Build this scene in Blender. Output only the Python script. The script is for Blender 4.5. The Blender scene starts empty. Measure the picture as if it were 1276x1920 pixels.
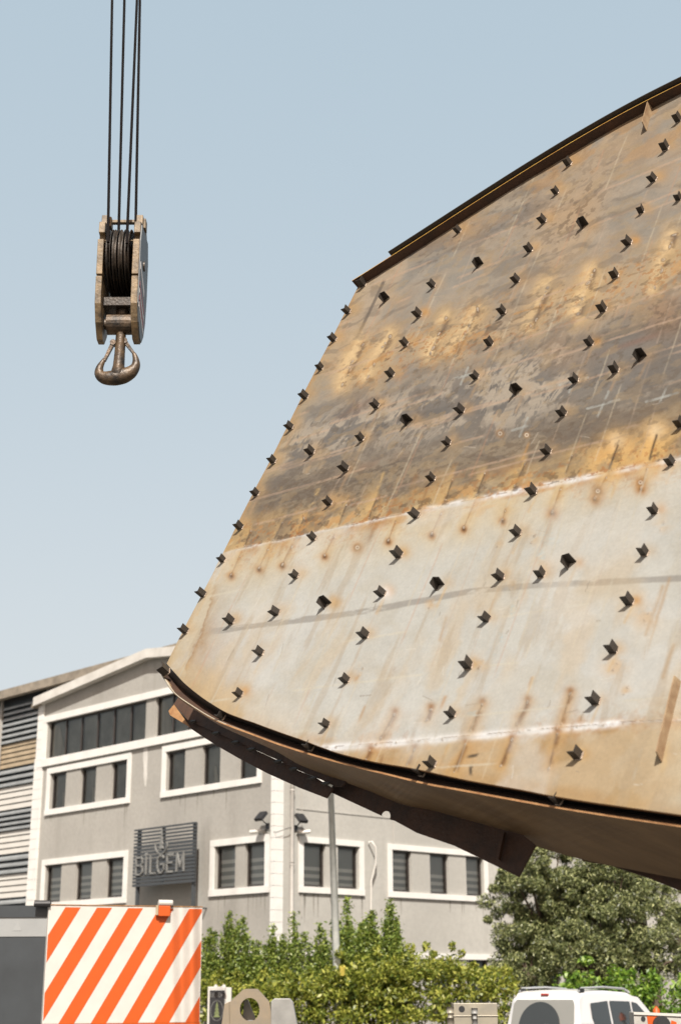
import bpy, math, random
import numpy as np
from mathutils import Vector, Matrix

# ------------------------------------------------------------------ camera, sky, sun, exposure
S = bpy.context.scene
F = 2713.0                      # focal length in photo pixels (1276 x 1920)
PITCH, ROLL, EYE = math.radians(18.19), math.radians(0.26), 1.88
cp, sp = math.cos(PITCH), math.sin(PITCH)
U0 = Vector((0, -sp, cp)); X0 = Vector((1, 0, 0))
RT = (X0*math.cos(ROLL) - U0*math.sin(ROLL)).normalized()
UP = (U0*math.cos(ROLL) + X0*math.sin(ROLL)).normalized()
FW = Vector((0, cp, sp))
EYEP = Vector((0, 0, EYE))
cam = bpy.data.cameras.new('camera'); camo = bpy.data.objects.new('camera', cam)
S.collection.objects.link(camo); S.camera = camo
cam.sensor_fit = 'VERTICAL'; cam.sensor_height = 36.0; cam.sensor_width = 24.0
cam.lens = F/1920*36.0
cam.clip_start = 0.1; cam.clip_end = 3000
camo.matrix_world = Matrix(((RT.x, UP.x, -FW.x, 0), (RT.y, UP.y, -FW.y, 0), (RT.z, UP.z, -FW.z, EYE), (0, 0, 0, 1)))
cam.dof.use_dof = True; cam.dof.focus_distance = 14.0; cam.dof.aperture_fstop = 1.8

SUN_EL, SUN_AZ = math.radians(48.0), math.radians(180.0)      # from behind the camera
SKYC = (3.4, 5.4, 6.95)
W = bpy.data.worlds.new('World'); S.world = W; W.use_nodes = True
nt = W.node_tree; nt.nodes.clear()
sky = nt.nodes.new('ShaderNodeTexSky'); sky.sky_type = 'NISHITA'; sky.sun_disc = False
sky.sun_elevation = SUN_EL; sky.sun_rotation = SUN_AZ
sky.air_density = 1.0; sky.dust_density = 4.0; sky.ozone_density = 1.0; sky.altitude = 0
hs = nt.nodes.new('ShaderNodeHueSaturation'); hs.inputs['Saturation'].default_value = 0.55
tint = nt.nodes.new('ShaderNodeMix'); tint.data_type = 'RGBA'; tint.blend_type = 'MULTIPLY'
tint.inputs[0].default_value = 1.0; tint.inputs[7].default_value = (1.5, 0.95, 0.55, 1)
bg = nt.nodes.new('ShaderNodeBackground'); bg.inputs['Strength'].default_value = 0.106
wo = nt.nodes.new('ShaderNodeOutputWorld')
nt.links.new(sky.outputs[0], hs.inputs['Color']); nt.links.new(hs.outputs[0], tint.inputs[6])

# pale summer haze in the sky, thinning towards the zenith
hz = nt.nodes.new('ShaderNodeMix'); hz.data_type = 'RGBA'; hz.inputs[0].default_value = 0.5
tcw = nt.nodes.new('ShaderNodeTexCoord'); sx = nt.nodes.new('ShaderNodeSeparateXYZ'); nt.links.new(tcw.outputs['Generated'], sx.inputs[0])
fz = nt.nodes.new('ShaderNodeMapRange'); fz.inputs[1].default_value = 0.62; fz.inputs[2].default_value = 0.9; fz.inputs[3].default_value = 1.0; fz.inputs[4].default_value = 0.12
nt.links.new(sx.outputs[2], fz.inputs[0])
hc_ = nt.nodes.new('ShaderNodeVectorMath'); hc_.operation = 'SCALE'; hc_.inputs[0].default_value = SKYC; nt.links.new(fz.outputs[0], hc_.inputs['Scale'])
nt.links.new(tint.outputs[2], hz.inputs[6]); nt.links.new(hc_.outputs[0], hz.inputs[7]); 
fz2 = nt.nodes.new('ShaderNodeMapRange'); fz2.inputs[1].default_value = 0.62; fz2.inputs[2].default_value = 0.88; fz2.inputs[3].default_value = 1.0; fz2.inputs[4].default_value = 0.35
nt.links.new(sx.outputs[2], fz2.inputs[0]); zs = nt.nodes.new('ShaderNodeVectorMath'); zs.operation = 'SCALE'
nt.links.new(hz.outputs[2], zs.inputs[0]); nt.links.new(fz2.outputs[0], zs.inputs['Scale']); nt.links.new(zs.outputs[0], bg.inputs[0]); nt.links.new(bg.outputs[0], wo.inputs[0])
sl = bpy.data.lights.new('sun', 'SUN'); sl.energy = 5.0; sl.angle = math.radians(0.5); sl.color = (1.0, 0.955, 0.88)
so = bpy.data.objects.new('sun', sl); S.collection.objects.link(so)
to_sun = Vector((math.sin(SUN_AZ)*math.cos(SUN_EL), math.cos(SUN_AZ)*math.cos(SUN_EL), math.sin(SUN_EL)))
so.rotation_euler = to_sun.to_track_quat('Z', 'Y').to_euler(); so.location = (0, -20, 40)
S.view_settings.view_transform = 'Standard'; S.view_settings.look = 'None'
S.view_settings.exposure = 0.62; S.view_settings.gamma = 1.0
S.render.engine = 'CYCLES'

# ------------------------------------------------------------------ helpers
rng = np.random.default_rng(7); random.seed(7)
C = S.collection

def ray(px, py):
    return RT*((px-638)/F) - UP*((py-960)/F) + FW
def at(px, py, Z):                      # Z = depth along the optical axis
    return EYEP + ray(px, py)*Z
def lin(c):
    return tuple(((v/255)/12.92 if v/255 <= 0.04045 else ((v/255+0.055)/1.055)**2.4) for v in c)
def link(o, parent=None):
    C.objects.link(o)
    if parent is not None:
        o.parent = parent
    return o
def thing(name, loc, label, cat, group=None, kind=None):
    o = bpy.data.objects.new(name, None); C.objects.link(o); o.location = loc
    o.empty_display_size = 0.2
    tag(o, label, cat, group, kind); return o
def tag(o, label=None, cat=None, group=None, kind=None):
    if label: o['label'] = label
    if cat: o['category'] = cat
    if group: o['group'] = group
    if kind: o['kind'] = kind
    return o

class MB:
    """collects world-space polygons for ONE mesh object"""
    def __init__(s): s.v = []; s.f = []; s.m = []
    def add(s, vs, fs, mi=0):
        b = len(s.v); s.v += [Vector(v) for v in vs]
        for f in fs: s.f.append([i+b for i in f]); s.m.append(mi)
    def quad(s, a, b, c, d, mi=0): s.add([a, b, c, d], [(0, 1, 2, 3)], mi)
    def poly(s, pts, mi=0): s.add(pts, [tuple(range(len(pts)))], mi)
    def box(s, o, a, b, c, mi=0):            # corner o and three edge vectors
        o, a, b, c = Vector(o), Vector(a), Vector(b), Vector(c)
        vs = [o, o+a, o+a+b, o+b, o+c, o+a+c, o+a+b+c, o+b+c]
        fs = [(0, 3, 2, 1), (4, 5, 6, 7), (0, 1, 5, 4), (1, 2, 6, 5), (2, 3, 7, 6), (3, 0, 4, 7)]
        if a.cross(b).dot(c) < 0: fs = [f[::-1] for f in fs]
        s.add(vs, fs, mi)
    def cbox(s, c, a, b, d, mi=0):           # centre and three full-size vectors
        c, a, b, d = Vector(c), Vector(a), Vector(b), Vector(d)
        s.box(c-a/2-b/2-d/2, a, b, d, mi)
    def prism(s, pts, ext, mi=0):            # planar polygon extruded by ext
        pts = [Vector(p) for p in pts]; ext = Vector(ext); n = len(pts)
        vs = pts+[p+ext for p in pts]
        nrm = Vector((0, 0, 0))
        for i in range(n): nrm += (pts[i]-pts[0]).cross(pts[(i+1) % n]-pts[0])
        fl = nrm.dot(ext) > 0
        fs = [tuple(range(n)), tuple(range(2*n-1, n-1, -1))]+[(i, i+n, (i+1) % n+n, (i+1) % n) for i in range(n)]
        if fl: fs = [f[::-1] for f in fs]
        s.add(vs, fs, mi)
    def tube(s, path, rad, n=10, mi=0, cap=True, squash=None):
        path = [Vector(p) for p in path]
        if not hasattr(rad, '__len__'): rad = [rad]*len(path)
        rings = []; prev = None
        for i, p in enumerate(path):
            t = (path[min(i+1, len(path)-1)]-path[max(i-1, 0)]).normalized()
            if prev is None:
                h = Vector((0, 1, 0)) if abs(t.y) < 0.9 else Vector((1, 0, 0))
            else: h = prev
            e = (h-t*h.dot(t)).normalized(); g = t.cross(e); prev = e
            rings.append([p+(e*math.cos(2*math.pi*k/n)*(squash or 1)+g*math.sin(2*math.pi*k/n))*rad[i] for k in range(n)])
        vs = [q for r in rings for q in r]; fs = []
        for i in range(len(path)-1):
            for k in range(n):
                fs.append((i*n+k, (i+1)*n+k, (i+1)*n+(k+1) % n, i*n+(k+1) % n)[::-1])
        if cap:
            fs.append(tuple(range(n))[::-1] if False else tuple(range(n))); fs.append(tuple(range((len(path)-1)*n, len(path)*n))[::-1])
        s.add(vs, fs, mi)
    def build(s, name, mats, parent=None, smooth=False, bevel=0, thick=0):
        me = bpy.data.meshes.new(name)
        off = Vector(parent_world(parent))
        me.from_pydata([tuple(v-off) for v in s.v], [], s.f)
        mats = mats if isinstance(mats, (list, tuple)) else [mats]
        for m in mats: me.materials.append(m)
        me.polygons.foreach_set('material_index', s.m)
        if smooth: me.polygons.foreach_set('use_smooth', [True]*len(s.f))
        me.update()
        o = bpy.data.objects.new(name, me); link(o, parent)
        if bevel:
            b = o.modifiers.new('bevel', 'BEVEL'); b.width = bevel; b.segments = 2; b.limit_method = 'ANGLE'
        if thick:
            t = o.modifiers.new('solid', 'SOLIDIFY'); t.thickness = thick; t.offset = 0
        return o
def parent_world(p):
    v = Vector((0, 0, 0))
    while p is not None: v = v+p.location; p = p.parent
    return v
def np_mesh(name, verts, quads, mat, parent=None, smooth=False):
    me = bpy.data.meshes.new(name)
    off = np.array(parent_world(parent)); verts = (verts-off).astype(np.float32)
    nv, nf = len(verts), len(quads); k = quads.shape[1]
    me.vertices.add(nv); me.vertices.foreach_set('co', verts.ravel())
    me.loops.add(nf*k); me.loops.foreach_set('vertex_index', quads.astype(np.int32).ravel())
    me.polygons.add(nf); me.polygons.foreach_set('loop_start', np.arange(nf, dtype=np.int32)*k)
    if smooth: me.polygons.foreach_set('use_smooth', np.ones(nf, dtype=bool))
    me.materials.append(mat); me.update(calc_edges=True)
    o = bpy.data.objects.new(name, me); link(o, parent); return o

# ------------------------------------------------------------------ materials
def mat(name, base, rough=0.6, metal=0.0, var=0.0, vscale=3.0, bump=0.0, bscale=20.0, spec=0.5, col2=None, stretch=None, detail=6):
    base = tuple(v*0.88 for v in base); col2 = tuple(v*0.88 for v in col2) if col2 else None
    m = bpy.data.materials.new(name); m.use_nodes = True; t = m.node_tree; b = t.nodes['Principled BSDF']
    b.inputs['Roughness'].default_value = rough; b.inputs['Metallic'].default_value = metal
    b.inputs['Specular IOR Level'].default_value = spec
    b.inputs['Base Color'].default_value = (*base, 1)
    tc = t.nodes.new('ShaderNodeTexCoord'); mp = t.nodes.new('ShaderNodeMapping')
    t.links.new(tc.outputs['Object'], mp.inputs[0])
    if stretch: mp.inputs['Scale'].default_value = stretch
    if var or col2:
        n = t.nodes.new('ShaderNodeTexNoise'); n.inputs['Scale'].default_value = vscale; n.inputs['Detail'].default_value = detail
        n.inputs['Roughness'].default_value = 0.62
        t.links.new(mp.outputs[0], n.inputs['Vector'])
        r = t.nodes.new('ShaderNodeValToRGB'); r.color_ramp.elements[0].position = 0.32; r.color_ramp.elements[1].position = 0.68
        c2 = col2 or tuple(min(1, v*(1+var)) for v in base); c1 = base if col2 else tuple(v*(1-var) for v in base)
        r.color_ramp.elements[0].color = (*c1, 1); r.color_ramp.elements[1].color = (*c2, 1)
        t.links.new(n.outputs['Fac'], r.inputs[0]); t.links.new(r.outputs[0], b.inputs['Base Color'])
    if bump:
        n2 = t.nodes.new('ShaderNodeTexNoise'); n2.inputs['Scale'].default_value = bscale; n2.inputs['Detail'].default_value = 5
        t.links.new(mp.outputs[0], n2.inputs['Vector'])
        bp = t.nodes.new('ShaderNodeBump'); bp.inputs['Strength'].default_value = bump; bp.inputs['Distance'].default_value = 0.02
        t.links.new(n2.outputs['Fac'], bp.inputs['Height']); t.links.new(bp.outputs[0], b.inputs['Normal'])
    return m

def wall_mat(name, c, dirt=0.2):
    """painted render: faint cloudy patches, vertical weather streaks, fine grain"""
    m = bpy.data.materials.new(name); m.use_nodes = True; t = m.node_tree; b = t.nodes['Principled BSDF']
    b.inputs['Roughness'].default_value = 0.9; b.inputs['Specular IOR Level'].default_value = 0.2
    tc = t.nodes.new('ShaderNodeTexCoord')
    def noise(scale, det, st):
        mp = t.nodes.new('ShaderNodeMapping'); mp.inputs['Scale'].default_value = st
        t.links.new(tc.outputs['Object'], mp.inputs[0])
        n = t.nodes.new('ShaderNodeTexNoise'); n.inputs['Scale'].default_value = scale; n.inputs['Detail'].default_value = det
        t.links.new(mp.outputs[0], n.inputs['Vector']); return n
    a = noise(0.35, 6, (1, 1, 1)); s2 = noise(1.1, 5, (1, 1, 0.12)); g = noise(9, 4, (1, 1, 1))
    def mixm(fac, A, B):
        x = t.nodes.new('ShaderNodeMix'); x.data_type = 'RGBA'
        t.links.new(fac, x.inputs[0]); 
        for k, v in ((6, A), (7, B)):
            if hasattr(v, 'links'): t.links.new(v, x.inputs[k])
            else: x.inputs[k].default_value = (*v, 1)
        return x.outputs[2]
    def ramp(o, lo, hi):
        r = t.nodes.new('ShaderNodeMapRange'); r.inputs[1].default_value = lo; r.inputs[2].default_value = hi
        t.links.new(o, r.inputs[0]); return r.outputs[0]
    c1 = mixm(ramp(a.outputs['Fac'], 0.35, 0.65), tuple(v*(1-dirt*0.6) for v in c), tuple(v*(1+dirt*0.4) for v in c))
    dk = tuple(v*(1-dirt*1.3) for v in (c[0], c[1]*0.99, c[2]*0.96))
    c2 = mixm(ramp(s2.outputs['Fac'], 0.56, 0.8), c1, dk)
    c3 = mixm(ramp(g.outputs['Fac'], 0.3, 1.3), c2, tuple(v*0.75 for v in c))
    t.links.new(c3, b.inputs['Base Color'])
    bp = t.nodes.new('ShaderNodeBump'); bp.inputs['Strength'].default_value = 0.25; bp.inputs['Distance'].default_value = 0.02
    t.links.new(g.outputs['Fac'], bp.inputs['Height']); t.links.new(bp.outputs[0], b.inputs['Normal'])
    return m

def leaf_mat(name, c1, c2, c3, trans=0.35):
    m = bpy.data.materials.new(name); m.use_nodes = True; t = m.node_tree; b = t.nodes['Principled BSDF']
    geo = t.nodes.new('ShaderNodeNewGeometry'); r = t.nodes.new('ShaderNodeValToRGB')
    r.color_ramp.elements[0].color = (*c1, 1); r.color_ramp.elements[1].color = (*c3, 1)
    e = r.color_ramp.elements.new(0.5); e.color = (*c2, 1)
    t.links.new(geo.outputs['Random Per Island'], r.inputs[0])
    t.links.new(r.outputs[0], b.inputs['Base Color']); b.inputs['Roughness'].default_value = 0.45
    tr = t.nodes.new('ShaderNodeBsdfTranslucent'); t.links.new(r.outputs[0], tr.inputs[0])
    mx = t.nodes.new('ShaderNodeMixShader'); mx.inputs[0].default_value = trans
    t.links.new(b.outputs[0], mx.inputs[1]); t.links.new(tr.outputs[0], mx.inputs[2])
    t.links.new(mx.outputs[0], t.nodes['Material Output'].inputs[0]); return m

def pane_mat():
    m = bpy.data.materials.new('window glass'); m.use_nodes = True; t = m.node_tree; t.nodes.clear()
    o = t.nodes.new('ShaderNodeOutputMaterial'); tr = t.nodes.new('ShaderNodeBsdfTransparent'); gl = t.nodes.new('ShaderNodeBsdfGlossy')
    tr.inputs[0].default_value = (0.93, 0.94, 0.93, 1); gl.inputs['Roughness'].default_value = 0.04
    mx = t.nodes.new('ShaderNodeMixShader'); fr = t.nodes.new('ShaderNodeFresnel'); fr.inputs[0].default_value = 1.5
    t.links.new(fr.outputs[0], mx.inputs[0]); t.links.new(tr.outputs[0], mx.inputs[1]); t.links.new(gl.outputs[0], mx.inputs[2])
    t.links.new(mx.outputs[0], o.inputs[0]); return m

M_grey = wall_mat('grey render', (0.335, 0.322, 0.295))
M_greyR = wall_mat('sunlit grey render', (0.40, 0.39, 0.36))  # right face: same render, its stronger light put into a paler colour
M_trim = mat('white painted trim', (0.70, 0.69, 0.66), 0.75, var=0.06, vscale=2.0, bump=0.15)
M_trimdirty = mat('weathered white fascia', (0.66, 0.64, 0.60), 0.8, vscale=1.6, col2=(0.50, 0.48, 0.44), bump=0.2)
M_dark = mat('dark window frame', (0.045, 0.038, 0.034), 0.45)
M_void = mat('dim room', (0.30, 0.30, 0.27), 0.9, var=0.3, vscale=0.9)
M_curt = mat('grey curtain', (0.42, 0.40, 0.34), 0.9, var=0.35, vscale=1.2, stretch=(3, 3, 0.3))
M_glass = pane_mat()
M_blL = mat('light blind band', (0.92, 0.91, 0.85), 0.8)
M_blD = mat('sheer blind band', (0.46, 0.47, 0.45), 0.8)
M_lg = mat('slate louvre', (0.29, 0.305, 0.31), 0.5, var=0.15, vscale=2)
M_lt = mat('tan louvre', (0.34, 0.27, 0.18), 0.6, var=0.15, vscale=2)
M_lw = mat('white louvre', (0.54, 0.52, 0.48), 0.6, var=0.05, vscale=2)
M_roof = mat('weathered roof edge', (0.25, 0.215, 0.17), 0.8, var=0.3, vscale=3)
M_signbar = mat('charcoal sign slats', (0.055, 0.06, 0.065), 0.5)
M_signlet = mat('sign letters', (0.21, 0.21, 0.20), 0.45, var=0.25)
M_pipe = mat('painted drain pipe', (0.40, 0.38, 0.35), 0.6, var=0.08, bump=0.1)
M_white = mat('white plastic', (0.58, 0.56, 0.52), 0.4)
M_black = mat('black plastic', (0.02, 0.02, 0.022), 0.5)
M_pole = mat('galvanised pole', (0.60, 0.62, 0.60), 0.5, metal=0.0, var=0.15, vscale=5)
M_orange = mat('reflective orange red', (0.52, 0.078, 0.003), 0.5, var=0.05, vscale=4)
M_swhite = mat('white panel paint', (0.56, 0.54, 0.50), 0.4, var=0.05, vscale=3)
M_anth = mat('anthracite body paint', (0.035, 0.042, 0.048), 0.45, var=0.15, vscale=2)
M_lgrey = mat('light grey stripe', (0.28, 0.29, 0.29), 0.45, var=0.05)
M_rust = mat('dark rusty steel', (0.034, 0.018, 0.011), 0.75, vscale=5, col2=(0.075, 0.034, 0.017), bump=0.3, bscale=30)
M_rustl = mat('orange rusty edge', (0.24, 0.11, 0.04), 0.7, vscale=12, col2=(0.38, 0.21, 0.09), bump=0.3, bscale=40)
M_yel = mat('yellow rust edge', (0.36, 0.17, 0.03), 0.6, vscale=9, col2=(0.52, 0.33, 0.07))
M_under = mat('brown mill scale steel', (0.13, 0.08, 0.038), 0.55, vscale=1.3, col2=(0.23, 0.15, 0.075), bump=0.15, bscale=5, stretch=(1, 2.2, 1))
M_stub = mat('cut angle steel', (0.036, 0.030, 0.025), 0.5, metal=0.2, var=0.3, vscale=60, bump=0.2, bscale=150)
M_bead = mat('bright weld bead', (0.34, 0.27, 0.21), 0.35, metal=0.5, var=0.5, vscale=150, bump=0.6, bscale=200)
M_bar = mat('rusty flat bar', (0.20, 0.12, 0.065), 0.6, vscale=9, col2=(0.34, 0.25, 0.15), bump=0.2)

# ------------------------------------------------------------------ setting: ground
M_ground = mat('concrete yard', (0.14, 0.125, 0.105), 0.9, var=0.2, vscale=0.4, bump=0.2)
M_asph = mat('asphalt', (0.055, 0.055, 0.055), 0.9, var=0.2, vscale=1.5, bump=0.3)
g = MB(); g.quad((-900, -300, 0), (900, -300, 0), (900, 1500, 0), (-900, 1500, 0)); tag(g.build('ground', M_ground), kind='structure')
g = MB(); g.quad((-60, 26, 0.004), (60, 26, 0.004), (60, 33.6, 0.004), (-60, 33.6, 0.004)); tag(g.build('road', M_asph), kind='structure')
g = MB(); g.box((-60, 33.6, 0), (120, 0, 0), (0, 0.2, 0), (0, 0, 0.13)); tag(g.build('kerb', M_ground), kind='structure')

# ------------------------------------------------------------------ steel panel (the big tilted plate)
def camdir(v): return RT*v[0]-UP*v[1]+FW*v[2]
PR = camdir((0.704, -0.154, -0.694)).normalized()      # along the rows, to the right and nearer
PD = camdir((-0.357, 0.767, -0.533)); PD = (PD-PR*PD.dot(PR)).normalized()   # down the columns
PM = -(camdir((0.614, 0.623, 0.485))); PM = (PM-PR*PM.dot(PR)-PD*PM.dot(PD)).normalized()   # outward, towards camera
PO = EYEP+camdir((-0.813, -0.214, 13.806))
def onp(px, py, off=0.0):
    """point of the picture on the panel plane moved out by off metres"""
    d = ray(px, py); o = PO+PM*off
    return EYEP+d*((o-EYEP).dot(PM)/d.dot(PM))
def interp_curve(pts, n):
    """resample a 3-D polyline smoothly (Catmull-Rom), n points"""
    P = [Vector(p) for p in pts]; out = []
    k = len(P)-1
    for i in range(n):
        t = i/(n-1)*k; j = min(int(t), k-1); u = t-j
        a, b, c, d = P[max(j-1, 0)], P[j], P[j+1], P[min(j+2, k)]
        out.append(0.5*((2*b)+(c-a)*u+(2*a-5*b+4*c-d)*u*u+(3*b-a-3*c+d)*u**3))
    return out

TOPC = [(670, 537), (682, 531), (725, 506), (800, 457), (859, 419), (939, 364), (1064, 292), (1139, 247), (1228, 200), (1276, 175), (1420, 108), (1620, 22)]
BOTC = [(312, 1244), (330, 1264), (347, 1282), (374, 1304), (396, 1319), (421, 1334), (445, 1344), (480, 1356), (520, 1371), (560, 1385), (600, 1400),
        (642, 1414), (692, 1426), (772, 1440), (860, 1459), (971, 1479), (1061, 1496), (1276, 1527), (1450, 1548), (1640, 1566)]
_pf = np.polyfit([q[0] for q in TOPC[:10]], [q[1] for q in TOPC[:10]], 3)
TOPC = [(x, float(np.polyval(_pf, x))) for x in (670, 700, 740, 790, 850, 920, 1000, 1090, 1180, 1276)]+[(1420, float(np.polyval(_pf, 1276))-68), (1620, float(np.polyval(_pf, 1276))-150)]
panel = thing('steel_shell', onp(900, 1400), 'huge tilted rust-stained steel plate studded with rows of small angle brackets', 'steel structure')

def build_plate():
    NU, NV = 720, 1010
    top = np.array([tuple(p) for p in interp_curve([onp(*q) for q in TOPC], 240)])
    bot = np.array([tuple(p) for p in interp_curve([onp(*q) for q in BOTC], 240)])
    def resample(P, n, pw):
        d = np.r_[0, np.cumsum(np.linalg.norm(np.diff(P, axis=0), axis=1))]; d /= d[-1]
        t = np.linspace(0, 1, n)**pw
        return np.stack([np.interp(t, d, P[:, k]) for k in range(3)], 1)
    top = resample(top, NU, 1.0); bot = resample(bot, NU, 1.0)
    v = np.linspace(0, 1, NV)[:, None, None]
    P = top[None]*(1-v)+bot[None]*v
    P = P.reshape(-1, 3)
    o = np.array(PO); R = np.array(PR); D = np.array(PD); Mn = np.array(PM)
    U = (P-o)@R; V = (P-o)@D
    e = P-np.array(EYEP); zc = e@np.array(FW)
    X = 638+F*(e@np.array(RT))/zc; Y = 960-F*(e@np.array(UP))/zc
    # ---------- value noise
    tab = rng.random((256, 256))
    def vn(x, y, s=0):
        x = x+s*17.13; y = y+s*9.71
        xi = np.floor(x).astype(int); yi = np.floor(y).astype(int); fx = x-xi; fy = y-yi
        fx = fx*fx*(3-2*fx); fy = fy*fy*(3-2*fy)
        a = tab[xi & 255, yi & 255]; b = tab[(xi+1) & 255, yi & 255]; c = tab[xi & 255, (yi+1) & 255]; d = tab[(xi+1) & 255, (yi+1) & 255]
        return (a*(1-fx)+b*fx)*(1-fy)+(c*(1-fx)+d*fx)*fy
    def fbm(x, y, s=0, oct=5, g=0.55):
        r = 0; a = 1; tot = 0
        for i in range(oct):
            r = r+a*vn(x*2**i, y*2**i, s+i*3); tot += a; a *= g
        return r/tot
    def sm(a, b, x):
        t = np.clip((x-a)/(b-a), 0, 1); return t*t*(3-2*t)
    N = len(X); col = np.zeros((N, 3)); H = np.zeros(N); met = np.zeros(N)
    def mix(c, m):
        nonlocal col
        m = np.clip(m, 0, 1)[:, None]; col = col*(1-m)+np.array(lin(c))[None]*m
    wx = (fbm(U*1.4, V*1.4, 5)-0.5); wy = (fbm(U*1.4, V*1.4, 9)-0.5)
    n1 = fbm(U*0.9+wx, V*0.9+wy, 1); n2 = fbm(U*3+wx*2, V*3+wy*2, 2); n3 = fbm(U*9, V*9, 3); n4 = fbm(U*30, V*30, 4, 3)
    ns = fbm(U*14+wx*2, V*1.1, 6)            # streaks down the columns
    nr = fbm(U*1.0, V*9+wy*3, 7)             # streaks along the rows
    s1 = np.interp(X, [420, 460, 800, 1276, 1650], [1035, 1025, 953, 857, 780])
    s2 = np.interp(X, [560, 610, 720, 1000, 1160, 1276, 1650], [1404, 1401, 1392, 1368, 1354, 1349, 1330])
    s3 = np.interp(X, [590, 601, 685, 761, 858, 936, 985, 1089, 1162, 1276, 1650], [703, 699, 674, 651, 621, 596, 577, 545, 521, 487, 370])
    q1 = Y-s1; q2 = Y-s2; q3 = Y-s3
    # lower sheet: pale primer grey; upper sheets: taupe mill scale
    low = sm(-2, 2, q1)
    mix((207, 203, 191), np.ones(N))
    mix((214, 210, 200), 0.6*sm(0.42, 0.62, n1)); mix((198, 189, 170), 0.5*sm(0.5, 0.75, n2)*sm(0.35, 0.7, 1-n1))
    mix((203, 180, 144), 0.3*sm(0.5, 0.7, fbm(U*1.3, V*1.3, 21))*sm(120, 330, q1+ (X-900)*0.1))
    up = 1-low
    mix((156, 147, 133), up)
    mix((134, 127, 118), up*sm(0.48, 0.68, n1)); mix((170, 157, 139), up*0.8*sm(0.5, 0.7, n2))
    mix((168, 136, 102), up*0.35*sm(0.5, 0.72, fbm(U*2.2, V*2.2, 31)))
    mix((176, 160, 138), up*0.5*sm(0.5, 0.66, nr))
    # band just above the seam: brown, finely wormy
    t1 = up*sm(-175, -90, q1+60*(n1-0.5)+30*(n2-0.5))
    mix((142, 125, 102), 0.85*t1); mix((112, 100, 88), t1*0.7*sm(0.46, 0.6, nr))
    mix((108, 90, 72), 0.55*t1*sm(0.5, 0.6, fbm(U*22, V*34, 41, 3)))
    mix((186, 150, 100), 0.75*t1*sm(0.48, 0.66, fbm(U*2.6, V*4, 43))*sm(-75, -25, q1))
    # middle wood-grained patches
    t2 = up*sm(40, 130, q3+50*(n1-0.5))*(1-t1)
    mix((124, 117, 109), t2*0.9)
    gr = np.sin((U*1.0+V*0.12+wx*0.75+0.18*n2)*130)*0.5+0.5
    pm = sm(0.42, 0.54, fbm(U*3.1+3, V*4.2, 51)+0.10*np.exp(-((X-780)/150)**2-((Y-810)/60)**2)-0.25*sm(1040, 1130, X))
    pm *= sm(0.43, 0.51, 0.6*fbm(U*32+wx*9+V*5, V*11+wy*4, 52, 3)+0.4*fbm(U*9, V*7, 53, 3)+0.12*(pm-0.5))
    mix((186, 171, 150), t2*pm*0.95)
    mix((124, 116, 108), t2*pm*0.38*sm(0.55, 0.9, gr)*np.exp(-((X-800)/110)**2-((Y-820)/45)**2)*1.5)
    mix((102, 96, 90), t2*0.5*sm(0.52, 0.7, fbm(U*1.1, V*6, 53)))
    # broad ochre belt along the upper seam
    b3 = up*np.exp(-((q3-10+40*(n2-0.5))/48)**2)
    mix((190, 162, 122), b3*0.6*sm(0.36, 0.62, n2+0.12*sm(850, 1150, X)))
    mix((206, 172, 126), up*0.5*sm(0.5, 0.68, fbm(U*1.7, V*1.7, 61))*np.exp(-((q3+20)/90)**2)*sm(850, 1000, X))
    # upper edge: warm tan
    te = up*sm(-150, -290, q3+(X-900)*0.05)
    mix((184, 158, 124), te*0.7*sm(0.3, 0.6, n2))
    mot = np.exp(-((X-1075)/75)**2-((Y-400-(X-1075)*-0.8)/75)**2)
    mix((188, 160, 126), up*mot*0.9); mix((120, 100, 80), up*mot*0.7*sm(0.52, 0.62, fbm(U*18, V*18, 71, 3)))
    mot = np.exp(-((X-1245)/45)**2-((Y-590)/40)**2)
    mix((160, 128, 98), up*mot*0.8); mix((112, 92, 74), up*mot*0.7*sm(0.5, 0.6, fbm(U*18, V*18, 72, 3)))
    mot = np.exp(-((X-1050)/50)**2-((Y-660)/35)**2)
    mix((170, 146, 120), up*mot*0.7); mix((112, 92, 74), up*mot*0.5*sm(0.5, 0.6, fbm(U*18, V*18, 73, 3)))
    # reddish smudges
    for cx, cy, a, b_, k in ((740, 700, 30, 12, .6), (650, 770, 45, 10, .5), (920, 780, 30, 8, .3), (955, 880, 60, 8, .4), (1195, 640, 60, 6, .4), (700, 870, 60, 8, .35)):
        dx = X-cx; dy = Y-cy+dx*0.33
        mix((142, 96, 74), up*k*np.exp(-(dx/a)**2-(dy/b_)**2)*sm(0.3, 0.6, n2))
    # top-left pale corner with dark scribed line
    lx = np.interp(Y, [500, 525, 690, 760], [732, 720, 640, 606])
    mix((190, 168, 140), up*0.75*sm(20, 0, X-lx-18+30*(n2-.5))*sm(700, 660, Y))
    mix((112, 100, 88), up*0.8*sm(3.6, 2.2, abs(X-lx))*sm(520, 530, Y)*sm(705, 690, Y))
    # left edge rim and the wavy tide mark of rust
    le = np.interp(Y, [537, 1244], [670, 312])
    ex = X-le
    mix((190, 140, 84), 0.75*sm(10, 1, ex+10*(n3-0.5))); mix((186, 160, 120), 0.5*sm(34, 8, ex+30*(n2-.5))*up)
    tx = ex-(14+26*sm(1080, 1220, Y)+14*(fbm(V*4, U*4, 81)-0.5)*2+12*(fbm(V*14, U*14, 82)-0.5))
    lowm = low*sm(1055, 1130, Y)
    mix((209, 188, 152), 0.7*lowm*sm(2, -2, tx)); mix((176, 132, 74), 0.85*lowm*sm(-1, 1, tx)*np.exp(-np.clip(tx, 0, None)/(16+34*n1*sm(1100,1230,Y))))
    mix((150, 104, 54), 0.6*lowm*np.exp(-(tx/2.2)**2))
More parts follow.
